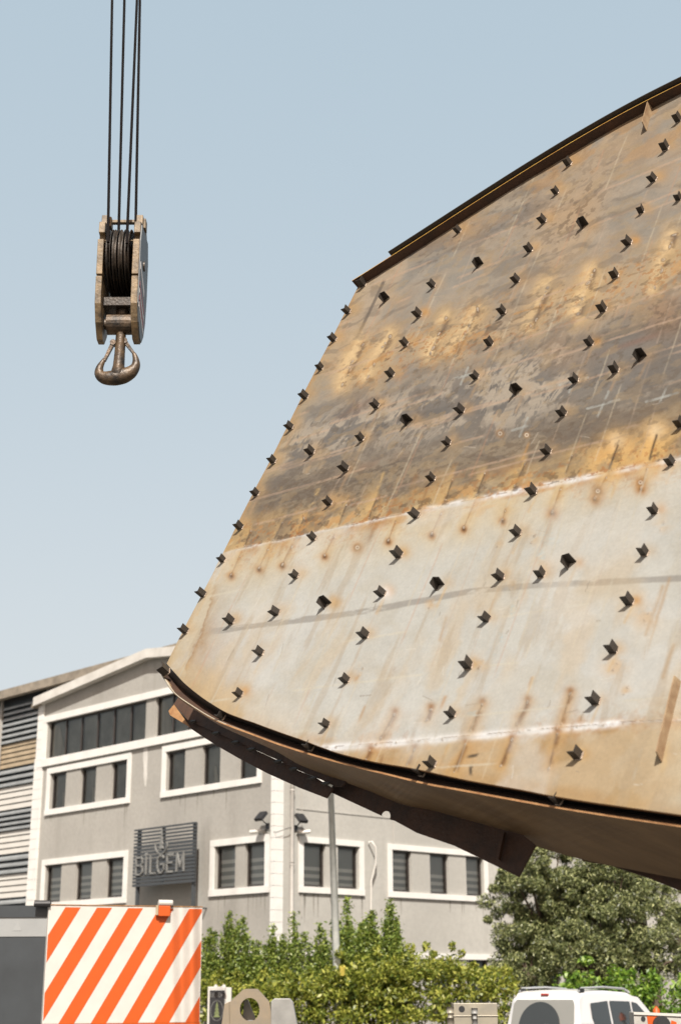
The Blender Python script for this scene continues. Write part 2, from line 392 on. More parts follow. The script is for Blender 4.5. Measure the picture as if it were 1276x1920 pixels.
    # scuffed grey band
    sb = np.interp(X, [380, 500, 620, 700, 880, 1000, 1276, 1650], [1186, 1171, 1156, 1144, 1109, 1098, 1084, 1060])
    bw = 5.5+3*(n2-0.5)
    mix((160, 153, 142), 0.78*low*sm(bw+1.6, bw-1.6, abs(Y-sb))*sm(0.2, 0.42, fbm(U*6, V*20, 91))*sm(380, 430, X))
    # bottom zone : stains with cloudy top edge
    bt = low*sm(-8, 22, q2+34*(n3-0.5)+46*(fbm(U*5, V*5, 101)-0.5))
    mix((197, 168, 124), bt*0.85); mix((178, 146, 100), bt*0.7*sm(0.48, 0.62, n2)); mix((212, 198, 170), bt*0.6*sm(0.5, 0.7, fbm(U*2.4, V*2.4, 103))*sm(950,1150,X))
    yb = np.interp(X, [q[0] for q in BOTC], [q[1] for q in BOTC])
    cb = yb-Y
    mix((186, 146, 92), 0.6*low*sm(26, 2, cb+26*(n2-0.5))); mix((206, 180, 138), 0.7*low*sm(90, 20, cb+60*(n2-0.5))*sm(700, 400, X))
    mix((200, 150, 84), 0.6*low*np.exp(-((X-900)/70)**2-((Y-1415)/28)**2)*sm(0.3, 0.6, n2)*1.3)
    jag = q1+26*(n3-0.5)+22*(fbm(U*4, V*4, 241)-.5)
    mix((190, 158, 108), 0.85*up*sm(-60, -8, jag)*sm(0.30, 0.58, fbm(U*3, V*5, 243)+0.1*sm(1000, 1150, X)))
    mix((226, 184, 118), 0.7*up*sm(-75, -15, jag)*sm(1040, 1130, X)*sm(.3, .55, n2)); mix((218, 194, 150), 0.6*up*sm(-45, 0, jag)*sm(0.5, 0.62, fbm(U*6, V*6, 245)))
    mix((204, 168, 112), 0.75*low*sm(44, 2, q1+34*(n2-0.5)+20*(n3-.5))*sm(0.36, 0.6, fbm(U*2.6, V*5, 247)))
    mix((212, 196, 164), 0.6*low*sm(130, 20, q1+70*(n2-0.5)))
    mix((214, 184, 138), 0.35*low*sm(0.53, 0.66, fbm(U*1.6+wx, V*0.7, 249))*sm(60, 200, q1))
    for k in range(46):      # rust weeping from welds, following the columns
        cx = rng.uniform(460, 1276); cy = float(np.interp(cx, [420, 1276], [1035, 857]))+rng.uniform(-90, 60) if k < 24 else rng.uniform(1250, 1460)
        Ln = rng.uniform(14, 60); sel = (abs(X-cx) < 60) & (abs(Y-cy) < 90)
        if not sel.any(): continue
        t_ = np.clip((Y-cy)/Ln, -.5, 1.5); dxx = X-cx+0.38*(Y-cy)
        mix(((190, 140, 78), (150, 108, 66), (218, 182, 122))[k % 3], 0.6*sel*np.exp(-(dxx/(2.2+3.5*rng.random()))**2)*sm(-.1, .1, t_)*sm(1.1, .5, t_)*sm(.3, .5, n3))
    # seams : ground bright line with its white glare painted in, brown margins
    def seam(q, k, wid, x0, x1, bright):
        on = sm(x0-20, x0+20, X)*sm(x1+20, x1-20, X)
        mix((182, 128, 66), 0.75*on*np.exp(-((q-6)/(10+6*n1))**2)*sm(0.38, 0.6, n2)*k)
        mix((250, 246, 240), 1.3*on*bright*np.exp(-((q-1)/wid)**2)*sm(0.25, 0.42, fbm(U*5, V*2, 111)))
        mix((90, 66, 46), on*0.75*np.exp(-((q+0.2)/1.1)**2)*sm(0.42, 0.52, fbm(U*11, V*2, 113)))
        H[:] -= 0.005*on*np.exp(-(q/14)**2); H[:] += 0.005*on*np.exp(-((q-1)/2.2)**2)*(0.6+0.8*(n4-.5))
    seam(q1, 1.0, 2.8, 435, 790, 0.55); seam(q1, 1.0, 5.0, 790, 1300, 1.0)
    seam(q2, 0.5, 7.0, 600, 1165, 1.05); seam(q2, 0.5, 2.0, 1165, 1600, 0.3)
    mix((130, 100, 70), 0.6*up*np.exp(-(q3/1.2)**2)*sm(0.4, 0.5, fbm(U*7, V*2, 117)))
    mix((196, 168, 134), 0.5*up*np.exp(-((q3-3)/1.6)**2)*sm(0.4, 0.6, fbm(U*4, V*2, 118)))
    H -= 0.003*np.exp(-(q3/16)**2)
    # short stiffener welds burnt through from behind
    def seg(ax, ay, bx, by):
        dx, dy = bx-ax, by-ay; L = math.hypot(dx, dy); t = ((X-ax)*dx+(Y-ay)*dy)/L/L; tc = np.clip(t, 0, 1)
        return np.hypot(X-ax-tc*dx, Y-ay-tc*dy), t, ((X-ax)*dy-(Y-ay)*dx)/L
    def bead(cx, cy, r=3.0):
        sel = (abs(X-cx) < 5*r) & (abs(Y-cy) < 5*r)
        k = rng.uniform(.75, 1.3); a_ = rng.uniform(1.2, 2.2); th_ = 1.1+rng.normal(0, .35)
        dx = (X-cx)*math.cos(th_)-(Y-cy)*math.sin(th_); dy = (X-cx)*math.sin(th_)+(Y-cy)*math.cos(th_)
        d = np.where(sel, np.hypot(dx/a_, dy*1.1)+2.2*(n4-0.5)+1.5*(n3-.5), 99)
        r = r*k*0.72
        mix((104, 74, 48), 0.8*sm(r*2.3, r*1.1, d+1.0)); mix((226, 208, 184), 0.85*sm(r*1.15, r*0.4, d))
        mix((96, 70, 48), 0.5*sm(r*.6, r*.2, abs(d-r*.1)+.6*n4)*(d < 90))
        H[:] += 0.004*np.exp(-(d/r)**2)
    UPW = [((570, 972), (555, 1004)), ((649, 947), (634, 985)), ((705, 934), (690, 970)), ((908, 888), (893, 927)), ((847, 899), (834, 937)), ((983, 870), (964, 911)), ((1072, 855), (1059, 888)), ((529,980),(512,1012)), ((470, 995), (458, 1022))]
    for k, (a, b) in enumerate(UPW):
        d, t, sd = seg(*a, *b)
        kk = rng.uniform(.35, 1.0)
        mix((214, 176, 116), kk*np.exp(-((d+16*(n2-.5)+10*(n3-.5))/(13+6*kk))**2)*sm(3, -4, sd)); mix((126, 98, 70), 0.65*kk*np.exp(-((d+8*(n3-.5))/8)**2)*sm(-1, 2, sd))
        mix((84, 62, 44), 0.8*np.exp(-(d/1.3)**2)); bead(*a, 2.4); bead(*b, 2.0)
    for a, b in (((1156, 834), (1140, 877)), ((1229, 815), (1216, 860))):
        d, t, sd = seg(*a, *b)
        mix((224, 178, 108), 0.95*np.exp(-(d/30)**2)); mix((236, 206, 160), 0.9*np.exp(-(np.hypot(X-a[0], Y-a[1]+8)/16)**2))
        mix((70, 50, 36), 0.95*np.exp(-(d/2.3)**2)); H[:] -= 0.006*np.exp(-(d/10)**2)
    LOW = [((450, 1040), (433, 1077)), ((502, 1026), (485, 1064)), ((547, 1021), (529, 1058)), ((626, 1002), (608, 1040)), ((741, 976), (728, 1013)), ((826, 959), (809, 1000)), ((888, 942), (869, 989)), ((947, 955), (942, 974)), ((1050, 914), (1035, 959)), ((1136, 892), (1115, 933)), ((1212, 877), (1201, 914))]
    for k, (a, b) in enumerate(LOW):
        d, t, sd = seg(*a, *b)
        kk = rng.uniform(.35, .9)
        mix((214, 186, 138), 0.6*np.exp(-((d+14*(n2-.5))/19)**2)); mix((190, 146, 86), kk*np.exp(-((d+5*(n3-.5))/7)**2)*sm(-5, 2, sd)*sm(1.1, .1, t))
        db = np.hypot(X-b[0], Y-b[1]-4+3*(n3-.5)); mix((178, 120, 56), 0.9*np.exp(-(db/(8+2*(k > 7)*1.5))**2)); mix((84, 54, 30), 0.85*np.exp(-(db/4.2)**2))
        mix((150, 112, 74), 0.5*np.exp(-(d/1.1)**2)); bead(b[0], b[1], 2.6); bead(a[0], a[1]+4, 1.8)
    for cx, cy, r in ((669, 1026, 12), (1120, 921, 14), (1200, 905, 11), (936, 812, 7), (986, 815, 5)):
        d = np.hypot(X-cx, Y-cy); mix((196, 140, 70), 0.85*np.exp(-(d/r)**2)); mix((100, 66, 36), 0.75*np.exp(-(d/(r*.55))**2)); mix((236, 220, 196), 0.85*np.exp(-((d-2.8)/1.2)**2))
    S3 = [[(676, 646), (660, 677), (654, 693), (641, 720)], [(729, 630), (717, 649), (701, 681), (689, 707)], [(836, 596), (822, 624), (811, 652), (806, 662)], [(894, 579), (877, 610), (870, 624), (858, 646), (850, 656)],
          [(1027, 539), (1016, 560), (1009, 574), (1002, 598), (994, 611)], [(1111, 507), (1102, 530), (1089, 554), (1084, 584)], [(1243, 486), (1237, 507), (1226, 538)], [(1262, 440), (1254, 462)], [(1090, 560),(1082, 588)]]
    for ln in S3:
        a, b = ln[0], ln[-1]; d, t, sd = seg(*a, *b)
        mix((204, 168, 116), 0.75*np.exp(-((d+24*(n2-.5)+14*(n3-.5))/24)**2)); mix((236, 203, 152), 0.85*np.exp(-((d+16*(n2-.5)+10*(n3-.5))/15)**2)*(0.35+0.65*sm(6, -4, sd)))
        mix((122, 96, 72), 0.85*np.exp(-((sd-4+6*(n3-.5))/6)**2)*sm(-.1, .05, t)*sm(1.1, .95, t)*sm(0.4, 0.58, n3))
        H[:] -= 0.006*np.exp(-(d/12)**2)
        for i in range(len(ln)-1):
            for u in np.linspace(0, 1, 4)[:-1]:
                x = ln[i][0]*(1-u)+ln[i+1][0]*u+rng.normal(0, 1.2); y = ln[i][1]*(1-u)+ln[i+1][1]*u
                if u == 0 or rng.random() < 0.55: bead(x, y, 3.0 if u == 0 else 1.5)
        bead(*ln[-1], 2.6)
    S2 = [((903, 1320), (880, 1369)), ((988, 1316), (968, 1357)), ((1069, 1301), (1052, 1357)), ((1044, 1376), (1028, 1440)), ((959, 1387), (938, 1436)), ((871, 1395), (850, 1447)), ((739, 1339), (713, 1384)), ((776, 1405), (762, 1433)), ((807, 1331), (800, 1350)), ((693, 1407), (686, 1424))]
    for a, b in S2:
        d, t, sd = seg(*a, *b)
        mix((204, 160, 98), 0.65*np.exp(-(d/15)**2)); mix((128, 84, 44), 0.8*np.exp(-((sd-2)/5)**2)*sm(-.05, .1, t)*sm(1.05, .9, t)*sm(0.3, 0.55, fbm(U*8, V*8, 121)))
        da = np.hypot(X-a[0], Y-a[1]+6); mix((150, 98, 48), 0.8*np.exp(-(da/7)**2)); mix((110, 80, 50), 0.6*np.exp(-(d/1.2)**2)); bead(*a, 2.6); bead(*b, 2.2)
    for cx, cy, a, b_ in ((887, 1417, 12, 3), (882, 1444, 4, 9)):
        mix((60, 50, 42), 0.85*np.exp(-((X-cx)/a)**4-((Y-cy+(X-cx)*0.2)/b_)**4)*sm(0.3, 0.5, n4)); 
    for x in np.arange(630, 1280, 38):
        y = float(np.interp(x, [560, 610, 720, 1000, 1160, 1276], [1404, 1401, 1392, 1368, 1354, 1349]))
        if rng.random() < 0.7: bead(x+rng.normal(0, 6), y+2, 2.0)
    # small bead pairs and orange dust
    for cx, cy, r in ((998, 1010, 12), (960, 1098, 12), (807, 1133, 10), (1240, 986, 16), (1210, 1157, 22), (1152, 1250, 24), (1172, 1296, 10), (900, 1245, 16), (935, 1018, 8), (1020, 1062, 18), (676, 1260, 12)):
        d = np.hypot(X-cx, Y-cy); mix((212, 172, 116), 0.6*np.exp(-(d/r)**2)*sm(0.3, 0.55, n3)); bead(cx-3, cy+7, 1.8); bead(cx+4, cy-6, 1.8)
    # chalk marking-out lines: pale dashes along columns and rows
    VPr, VPc = (-1900, 1605), (2495, -3040)
    ar = np.arctan2(Y-VPr[1], X-VPr[0]); ac = np.arctan2(X-VPc[0], Y-VPc[1])
    def chalk(ang, px, py, vp, colr, k, w, seedn, rows=True):
        if rows: a0 = math.atan2(py-vp[1], px-vp[0]); d = (ang-a0)*np.hypot(X-vp[0], Y-vp[1]); run = U
        else: a0 = math.atan2(px-vp[0], py-vp[1]); d = (ang-a0)*np.hypot(X-vp[0], Y-vp[1]); run = V
        d = d+3*(fbm(U*1.5, V*1.5, seedn)-0.5)
        on = sm(0.47, 0.56, vn(run*2.3+seedn, run*0+seedn*1.7))
        mix(colr, k*on*sm(w+1, w-1, abs(d))*sm(0.25, 0.5, n4+0.15))
    for i, (px, py) in enumerate(((807, 532), (807, 480), (755, 642), (701, 758), (861, 768), (1075, 710), (672, 820), (835, 828), (613, 940), (1023, 845), (1127, 578), (1102, 642), (549, 1077), (483, 1222), (874, 1247), (843, 1338), (1079, 1416), (1199, 393))):
        up_ = py < 1000-(px-500)*0.2
        chalk(ar, px+8, py+6, VPr, (200, 170, 142) if up_ else (222, 212, 188), 0.5 if up_ else 0.45, 2.0, 130+i)
    for i, px in enumerate((815, 700, 755, 935, 1060, 870, 1110, 1190, 1000, 620, 1230)):
        chalk(ac, px, 760, VPc, (196, 172, 148) if i % 3 else (200, 150, 116), 0.30, 1.3, 160+i, False)
    for i, px in enumerate((660, 745, 835, 905, 1030, 560, 980, 1110)):
        chalk(ac, px, 1100, VPc, (222, 206, 176), 0.35, 1.3, 190+i, False)
    # pale blue chalk crosses and smears
    for cx, cy, L in ((1130, 758, 30), (980, 800, 22), (1075, 715, 26), (870, 705, 20), (1240, 745, 30)):
        d, t, sd = seg(cx-L, cy+L*0.28, cx+L, cy-L*0.28); mix((186, 186, 176), 0.6*sm(3.2, 1.4, d)*sm(0.3, 0.5, n3))
        d, t, sd = seg(cx+L*0.35, cy-L*0.8, cx-L*0.35, cy+L*0.8); mix((186, 186, 176), 0.55*sm(2.8, 1.2, d)*sm(0.3, 0.5, n3))
    for cx, cy, a, b_ in ((1032, 1008, 16, 12), (1014, 1045, 8, 14), (960, 1145, 4, 12), (882, 1335, 12, 8), (938, 1195, 4, 8), (926, 1222, 4, 6)):
        mix((186, 205, 204), 0.55*np.exp(-((X-cx)/a)**4-((Y-cy)/b_)**4)*sm(0.42, 0.6, fbm(U*12, V*30, 141)))
    # scratches
    for k in range(64):
        cx = rng.uniform(430, 1280); cy = rng.uniform(1060, 1500) if k < 46 else rng.uniform(620, 1000)
        L = rng.uniform(6, 26); th = rng.choice([1.95, 1.9, 2.0, 0.15, -0.15])+rng.normal(0, 0.12)
        if cy < 1010: colr = (190, 176, 156)
        else: colr = (150, 136, 118) if rng.random() < 0.6 else (232, 224, 208)
        d, t, sd = seg(cx, cy, cx+L*math.cos(th), cy+L*math.sin(th)); mix(colr, 0.55*sm(1.3, 0.5, d+0.8*(n4-0.5)))
    # brown drips right side
    for cx, cy, L in ((1255, 1085, 150), (1240, 1100, 90), (930, 1105, 60), (838, 1160, 40), (1262, 1210, 60)):
        d, t, sd = seg(cx, cy, cx-L*0.33, cy+L); mix((186, 150, 104), 0.6*np.exp(-(d/4.0)**2)*sm(0.4, 0.6, ns))
    # stains round each bracket root
    for x, y, kind in STUBS:
        hot = y > 1010-(x-500)*0.2
        d = np.hypot(X-x-13, (Y-y+4)*1.1); k = rng.uniform(.2, .8)
        mix((208, 164, 100) if hot else (200, 160, 108), k*np.exp(-((d+9*(n3-.5))/14)**2))
        if rng.random() < 0.10: mix((206, 150, 76), 0.65*np.exp(-(np.hypot(X-x-16, Y-y+2)/9)**2))
        if rng.random() < 0.5:
            d, t, sd = seg(x+10, y+6, x-6, y+40); mix((214, 180, 130) if hot else (184, 152, 116), 0.5*np.exp(-(d/2.6)**2))
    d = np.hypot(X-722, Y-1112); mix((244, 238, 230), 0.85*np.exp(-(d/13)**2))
    for cx, cy in ((1165, 1290), (1110, 700)): pass
    fl = fbm(U*20, V*20, 221, 3)
    mix((104, 88, 70), up*0.42*sm(0.60, 0.70, fl)*sm(0.45, 0.6, n1)); mix((176, 150, 112), up*0.35*sm(0.58, 0.66, fbm(U*7+wx*3, V*9, 223)))
    mix((118, 106, 94), up*0.4*sm(0.55, 0.68, fbm(U*2.5+wx*2, V*7+wy*4, 225)))
    mix((200, 188, 164), low*0.25*sm(0.55, 0.68, fbm(U*2.0+wx, V*3+wy, 227))); mix((182, 160, 128), low*0.35*sm(0.6, 0.72, fbm(U*9, V*1.2, 229)))
    mix((218, 214, 204), low*0.4*sm(0.56, 0.7, fbm(U*1.4, V*1.4, 231)))
    # crisp rust freckles and darker orange cores along the seams and stiffener rows
    fr_ = fbm(U*28, V*28, 261, 3)
    near = np.exp(-(q1/42)**2)+0.8*np.exp(-((q3-8)/45)**2)*sm(560, 700, X)+0.7*np.exp(-((q2-4)/34)**2)
    near = near*(1-0.55*low)
    mix((176, 116, 60), 0.7*near*sm(0.60, 0.67, fr_)*sm(0.42, 0.56, n2))
    mix((204, 152, 88), 0.65*near*sm(0.56, 0.66, fbm(U*5+wx*3, V*8, 263))*sm(0.40, 0.55, n3))
    mix((92, 70, 50), 0.6*near*up*sm(0.60, 0.68, fbm(U*11, V*15, 265)))
    mix((188, 146, 96), up*0.5*sm(-110, -260, q3)*sm(0.50, 0.62, fbm(U*2.4+wx, V*3.4, 267)))
    mix((208, 198, 176), low*0.5*sm(1.5, .4, abs(((U*1.0+0.02*n2)*100) % 62-31))*sm(.45, .6, fbm(U*1, V*3, 269)))
    # graininess
    col *= (1+0.07*(n4[:, None]-0.5)+0.10*(n3[:, None]-0.5)+0.05*(ns[:, None]-0.5))
    H += 0.022*(fbm(U*1.2, V*1.2, 201)-0.5)+0.011*(fbm(U*3.2, V*3.2, 203)-0.5)*(0.5+sm(90, 10, abs(q1))+sm(110, 10, abs(q2)))
    P2 = P+Mn[None]*H[:, None]
    i = np.arange(NU-1)[None]+np.arange(NV-1)[:, None]*NU; i = i.ravel()
    quads = np.stack([i, i+NU, i+NU+1, i+1], 1)
    # back sheet and rim so the plate has thickness
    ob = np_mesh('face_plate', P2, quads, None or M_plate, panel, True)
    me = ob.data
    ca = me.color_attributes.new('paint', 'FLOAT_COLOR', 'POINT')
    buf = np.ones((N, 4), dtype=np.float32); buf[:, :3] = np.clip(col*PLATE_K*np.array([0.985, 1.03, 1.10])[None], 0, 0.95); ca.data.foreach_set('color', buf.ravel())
    T = 0.014
    bk = MB()
    ii = list(range(0, NU, 16)); ii = ii if ii[-1] == NU-1 else ii+[NU-1]
    tp = [Vector(top[a])-PM*T for a in ii]; bt_ = [Vector(bot[a])-PM*T for a in ii]
    for a in range(len(ii)-1): bk.quad(tp[a], tp[a+1], bt_[a+1], bt_[a])
    bk.build('back_face', M_under, panel)
    rim = MB(); g2 = P2.reshape(NV, NU, 3)
    def strip(line):
        for a in range(0, len(line)-1):
            rim.quad(Vector(line[a]), Vector(line[a+1]), Vector(line[a+1])-PM*(T+0.004), Vector(line[a])-PM*(T+0.004))
    strip(g2[-1, ::4]); strip(g2[::6, 0]); strip(g2[0, ::8])
    rim.build('plate_rim', M_rustl, panel)

STUBS = []
def L(*a): 
    for p in a: STUBS.append((p[0], p[1], 0))
L((445, 986), (475, 923), (507, 862), (540, 798), (568, 741), (596, 687), (621, 633), (648, 581), (412, 1047), (375, 1112), (342, 1181))
L((855, 430), (807, 532), (781, 587), (755, 642), (729, 700), (701, 758), (672, 820), (644, 876), (613, 940), (582, 1006), (549, 1077), (514, 1146), (483, 1222), (444, 1299))
L((1062, 304), (1038, 357), (1015, 411), (989, 466), (965, 523), (939, 582), (914, 642), (888, 704), (861, 768), (835, 828), (806, 895), (775, 964), (743, 1039), (712, 1111), (680, 1190), (644, 1273), (607, 1357))
L((1244, 275), (1221, 334), (1199, 393), (1175, 453), (1150, 514), (1127, 578), (1102, 642), (1075, 710), (1051, 774), (1023, 845), (996, 920), (966, 997), (935, 1080), (907, 1160), (874, 1247), (843, 1338), (805, 1432))
L((1254, 866), (1223, 957), (1203, 1036), (1176, 1128), (1146, 1219), (1113, 1314), (1079, 1416))
L((428, 1163), (580, 845), (1150, 692), (1273, 795), (1010, 1076), (1268, 222), (1268, 370))
for p in ((725, 562), (900, 497), (1095, 424), (971, 733), (767, 790), (1203, 670), (825, 1097), (615, 1133), (1069, 1057)): STUBS.append((p[0], p[1], 1))

PLATE_K = 0.46
def plate_material():
    m = bpy.data.materials.new('stained steel plate'); m.use_nodes = True; t = m.node_tree; b = t.nodes['Principled BSDF']
    a = t.nodes.new('ShaderNodeVertexColor'); a.layer_name = 'paint'
    tc = t.nodes.new('ShaderNodeTexCoord'); n = t.nodes.new('ShaderNodeTexNoise'); n.inputs['Scale'].default_value = 45; n.inputs['Detail'].default_value = 6
    t.links.new(tc.outputs['Object'], n.inputs['Vector'])
    mr = t.nodes.new('ShaderNodeMapRange'); mr.inputs[1].default_value = 0.3; mr.inputs[2].default_value = 0.7; mr.inputs[3].default_value = 0.95; mr.inputs[4].default_value = 1.045
    t.links.new(n.outputs['Fac'], mr.inputs[0])
    mx = t.nodes.new('ShaderNodeVectorMath'); mx.operation = 'SCALE'; t.links.new(a.outputs[0], mx.inputs[0]); t.links.new(mr.outputs[0], mx.inputs['Scale'])
    t.links.new(mx.outputs[0], b.inputs['Base Color'])
    b.inputs['Metallic'].default_value = 0.12; b.inputs['Specular IOR Level'].default_value = 0.35
    n3 = t.nodes.new('ShaderNodeTexNoise'); n3.inputs['Scale'].default_value = 3.5; n3.inputs['Detail'].default_value = 5; t.links.new(tc.outputs['Object'], n3.inputs['Vector'])
    r2 = t.nodes.new('ShaderNodeMapRange'); r2.inputs[3].default_value = 0.42; r2.inputs[4].default_value = 0.72; t.links.new(n3.outputs['Fac'], r2.inputs[0]); t.links.new(r2.outputs[0], b.inputs['Roughness'])
    bp = t.nodes.new('ShaderNodeBump'); bp.inputs['Strength'].default_value = 0.15; bp.inputs['Distance'].default_value = 0.004
    t.links.new(n.outputs['Fac'], bp.inputs['Height']); t.links.new(bp.outputs[0], b.inputs['Normal'])
    return m
M_plate = plate_material()
build_plate()

# angle brackets: one mesh, copied
def bracket_mesh(name, length=0.085, leg=0.054, th=0.006):
    b = MB(); Z = Vector
    # local axes: x = row dir, y = column-down dir, z = outward ; corner of the L at the origin
    poly = [(0, 0), (-leg, 0), (-leg, -th), (-th, -th), (-th, -leg), (0, -leg)]
    n = len(poly); vs = [Z((x, y, -0.003)) for x, y in poly]+[Z((x, y, length)) for x, y in poly]
    fs = [tuple(range(n, 2*n))]+[(i, (i+1) % n, (i+1) % n+n, i+n) for i in range(n)]
    b.add(vs, [f[::-1] for f in fs], 0)
    # weld bead along the outer root of the upright leg and underneath
    pts = [Z((0.002, -leg*u, 0.001)) for u in (0.0, 0.2, 0.4, 0.6, 0.8, 1.0)]
    b.tube(pts, [0.005, 0.0075, 0.006, 0.008, 0.006, 0.004], 6, 1)
    b.tube([Z((-leg*u, 0.002, 0.001)) for u in (0, .35, .7, 1)], [0.005, 0.005, 0.006, 0.003], 6, 1)
    me = bpy.data.meshes.new(name); me.from_pydata([tuple(v) for v in b.v], [], b.f)
    me.materials.append(M_stub); me.materials.append(M_bead); me.polygons.foreach_set('material_index', b.m); me.update()
    return me
brk = bracket_mesh('angle_bracket'); BRK = [brk, bracket_mesh('angle_bracket', .078, .052), bracket_mesh('angle_bracket', .092, .055), bracket_mesh('angle_bracket', .083, .049)]; brk2 = bracket_mesh('angle_bracket_wide', 0.10, 0.066)
def place_bracket(px, py, ang=0.0, off=0.0, mesh=None, scale=1.0):
    o = bpy.data.objects.new('angle_bracket', mesh if mesh is not None and mesh is not brk else random.choice(BRK)); link(o, panel)
    P = onp(px, py, off)
    R = Matrix((PR, PD, PM)).transposed().to_4x4() @ Matrix.Rotation(ang, 4, 'Z')
    tilt = Matrix.Rotation(random.gauss(0, 0.07), 4, 'X') @ Matrix.Rotation(random.gauss(0, 0.07), 4, 'Y')
    o.matrix_local = Matrix.Translation(P-panel.location) @ R @ tilt @ Matrix.Diagonal((scale, scale, scale, 1))
for x, y, k in STUBS:
    s = 0.80+0.30*(y/1400)
    if k: place_bracket(x-3*s, y-1, math.pi+random.gauss(0, 0.08), 0, brk2, 0.92)
    else: place_bracket(x+8*s, y+7*s, random.gauss(0, 0.06), 0, brk, random.uniform(0.90, 1.04))
place_bracket(684, 537, 0, 0, brk2)

# long flat bars standing on the plate
def flat_bar(x0, y0, x1, y1, h, th=0.008):
    a = onp(x0, y0); b = onp(x1, y1); t = (b-a).normalized(); n = PM.cross(t).normalized()
    m = MB(); m.prism([a, b, b+PM*h-t*h*0.35, a+PM*h+t*h*0.12], n*th)
    m.build('flat_bar', M_bar, panel)
flat_bar(1274, 1278, 1238, 1430, 0.075); flat_bar(1222, 200, 1210, 246, 0.09)

# top flange: strip standing on the plate edge, with a second strip outside it
def ribbon(name, A, B, th, matl, parent=panel, mats=None, edge_mat=0):
    """sheet between polylines A and B given a real thickness"""
    m = MB(); n = len(A); nr = []
    for i in range(n):
        t = A[min(i+1, n-1)]-A[max(i-1, 0)]; w = B[i]-A[i]
        if w.length < 1e-5: w = B[min(i+3, n-1)]-A[min(i+3, n-1)]
        nr.append(t.cross(w).normalized()*th)
    for i in range(n-1):
        a, b, c, d = A[i], A[i+1], B[i+1], B[i]; a2, b2, c2, d2 = a+nr[i], b+nr[i+1], c+nr[i+1], d+nr[i]
        m.quad(a, b, c, d, 0); m.quad(a2, d2, c2, b2, 0); m.quad(d, c, c2, d2, edge_mat); m.quad(a, a2, b2, b, 0)
    m.quad(A[0], B[0], B[0]+nr[0], A[0]+nr[0], 0); m.quad(A[-1], A[-1]+nr[-1], B[-1]+nr[-1], B[-1], 0)
    return m.build(name, mats or matl, parent)
tc_ = interp_curve([onp(*q) for q in TOPC], 90)
ribbon('top_flange', [p-PM*0.02 for p in tc_], [p+PM*0.10 for p in tc_], 0.009, None, mats=[M_rust, M_yel], edge_mat=1)
i0 = 9
tc2 = [p for p in interp_curve([onp(*q) for q in TOPC[1:]], 90)][i0:]
outw = -PD
ribbon('flange_backing', [p+outw*0.035+PM*0.04 for p in tc2], [p+outw*0.035+PM*0.145 for p in tc2], 0.012, M_stub)

# bottom: recessed web, lip, underside skin, hanging plates
def curve(pts, offs, n=80):
    return interp_curve([onp(x, y, o) for (x, y), o in zip(pts, offs)], n)
Bc = [(303, 1264), (320, 1289), (335, 1305), (358, 1321), (390, 1341), (421, 1356), (480, 1378), (520, 1393), (560, 1406), (607, 1420), (668, 1436), (725, 1450), (795, 1467), (860, 1479), (1061, 1515), (1276, 1547), (1450, 1570), (1640, 1590)]
Cc = [(318, 1283), (333, 1303), (352, 1319), (374, 1333), (402, 1351), (430, 1366), (484, 1390), (522, 1408), (560, 1430), (600, 1446), (645, 1463), (701, 1484), (757, 1509), (813, 1523), (948, 1565), (1082, 1606), (1276, 1645), (1400, 1668)]
bo = [-0.02]*3+[-0.04]*3+[-0.06]*12
co = [-.03, -.045, -.065, -.10, -.15, -.22, -.34, -.46, -.58, -.68, -.76, -.84, -.9, -.95, -1.0, -1.05, -1.1, -1.15]
BL = curve(Bc, bo, 100); CL = curve(Cc, co, 100)
AL = curve(BOTC[:1]+BOTC[1:], [-0.02]*len(BOTC), 100)
mid_px = []
bx_ = [q[0] for q in Bc]; by_ = [q[1] for q in Bc]
for (x, y) in BOTC: mid_px.append((x, y+0.5*(np.interp(x, bx_, by_)-y)))
mid_px[0] = (308, 1256)
ML = curve(mid_px, [-0.10-0.06*min(1, i/6) for i in range(len(mid_px))], 100)
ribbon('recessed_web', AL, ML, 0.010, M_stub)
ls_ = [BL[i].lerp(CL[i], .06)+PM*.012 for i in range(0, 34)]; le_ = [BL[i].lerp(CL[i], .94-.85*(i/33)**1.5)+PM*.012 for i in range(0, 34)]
ribbon('sunlit_lip_strip', le_, ls_, 0.006, mat('pale primer', (.40, .36, .28), .6, var=.15, vscale=4))  # pale ribbon added over the skin, standing for its sunlit left stretch
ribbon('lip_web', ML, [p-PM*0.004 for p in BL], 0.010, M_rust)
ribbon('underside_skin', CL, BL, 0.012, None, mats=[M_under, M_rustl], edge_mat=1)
for x, y in ((418, 1350), (584, 1408), (793, 1456), (1049, 1510)): place_bracket(x, y, 0.2, -0.07, brk, 0.9)
place_bracket(318, 1262, -0.6, 0.0, brk2, 1.0)

def slab(name, pts, off, ext, matl):
    m = MB(); m.prism([onp(x, y, off) for x, y in pts], PM*(-ext)); return m.build(name, matl, panel)
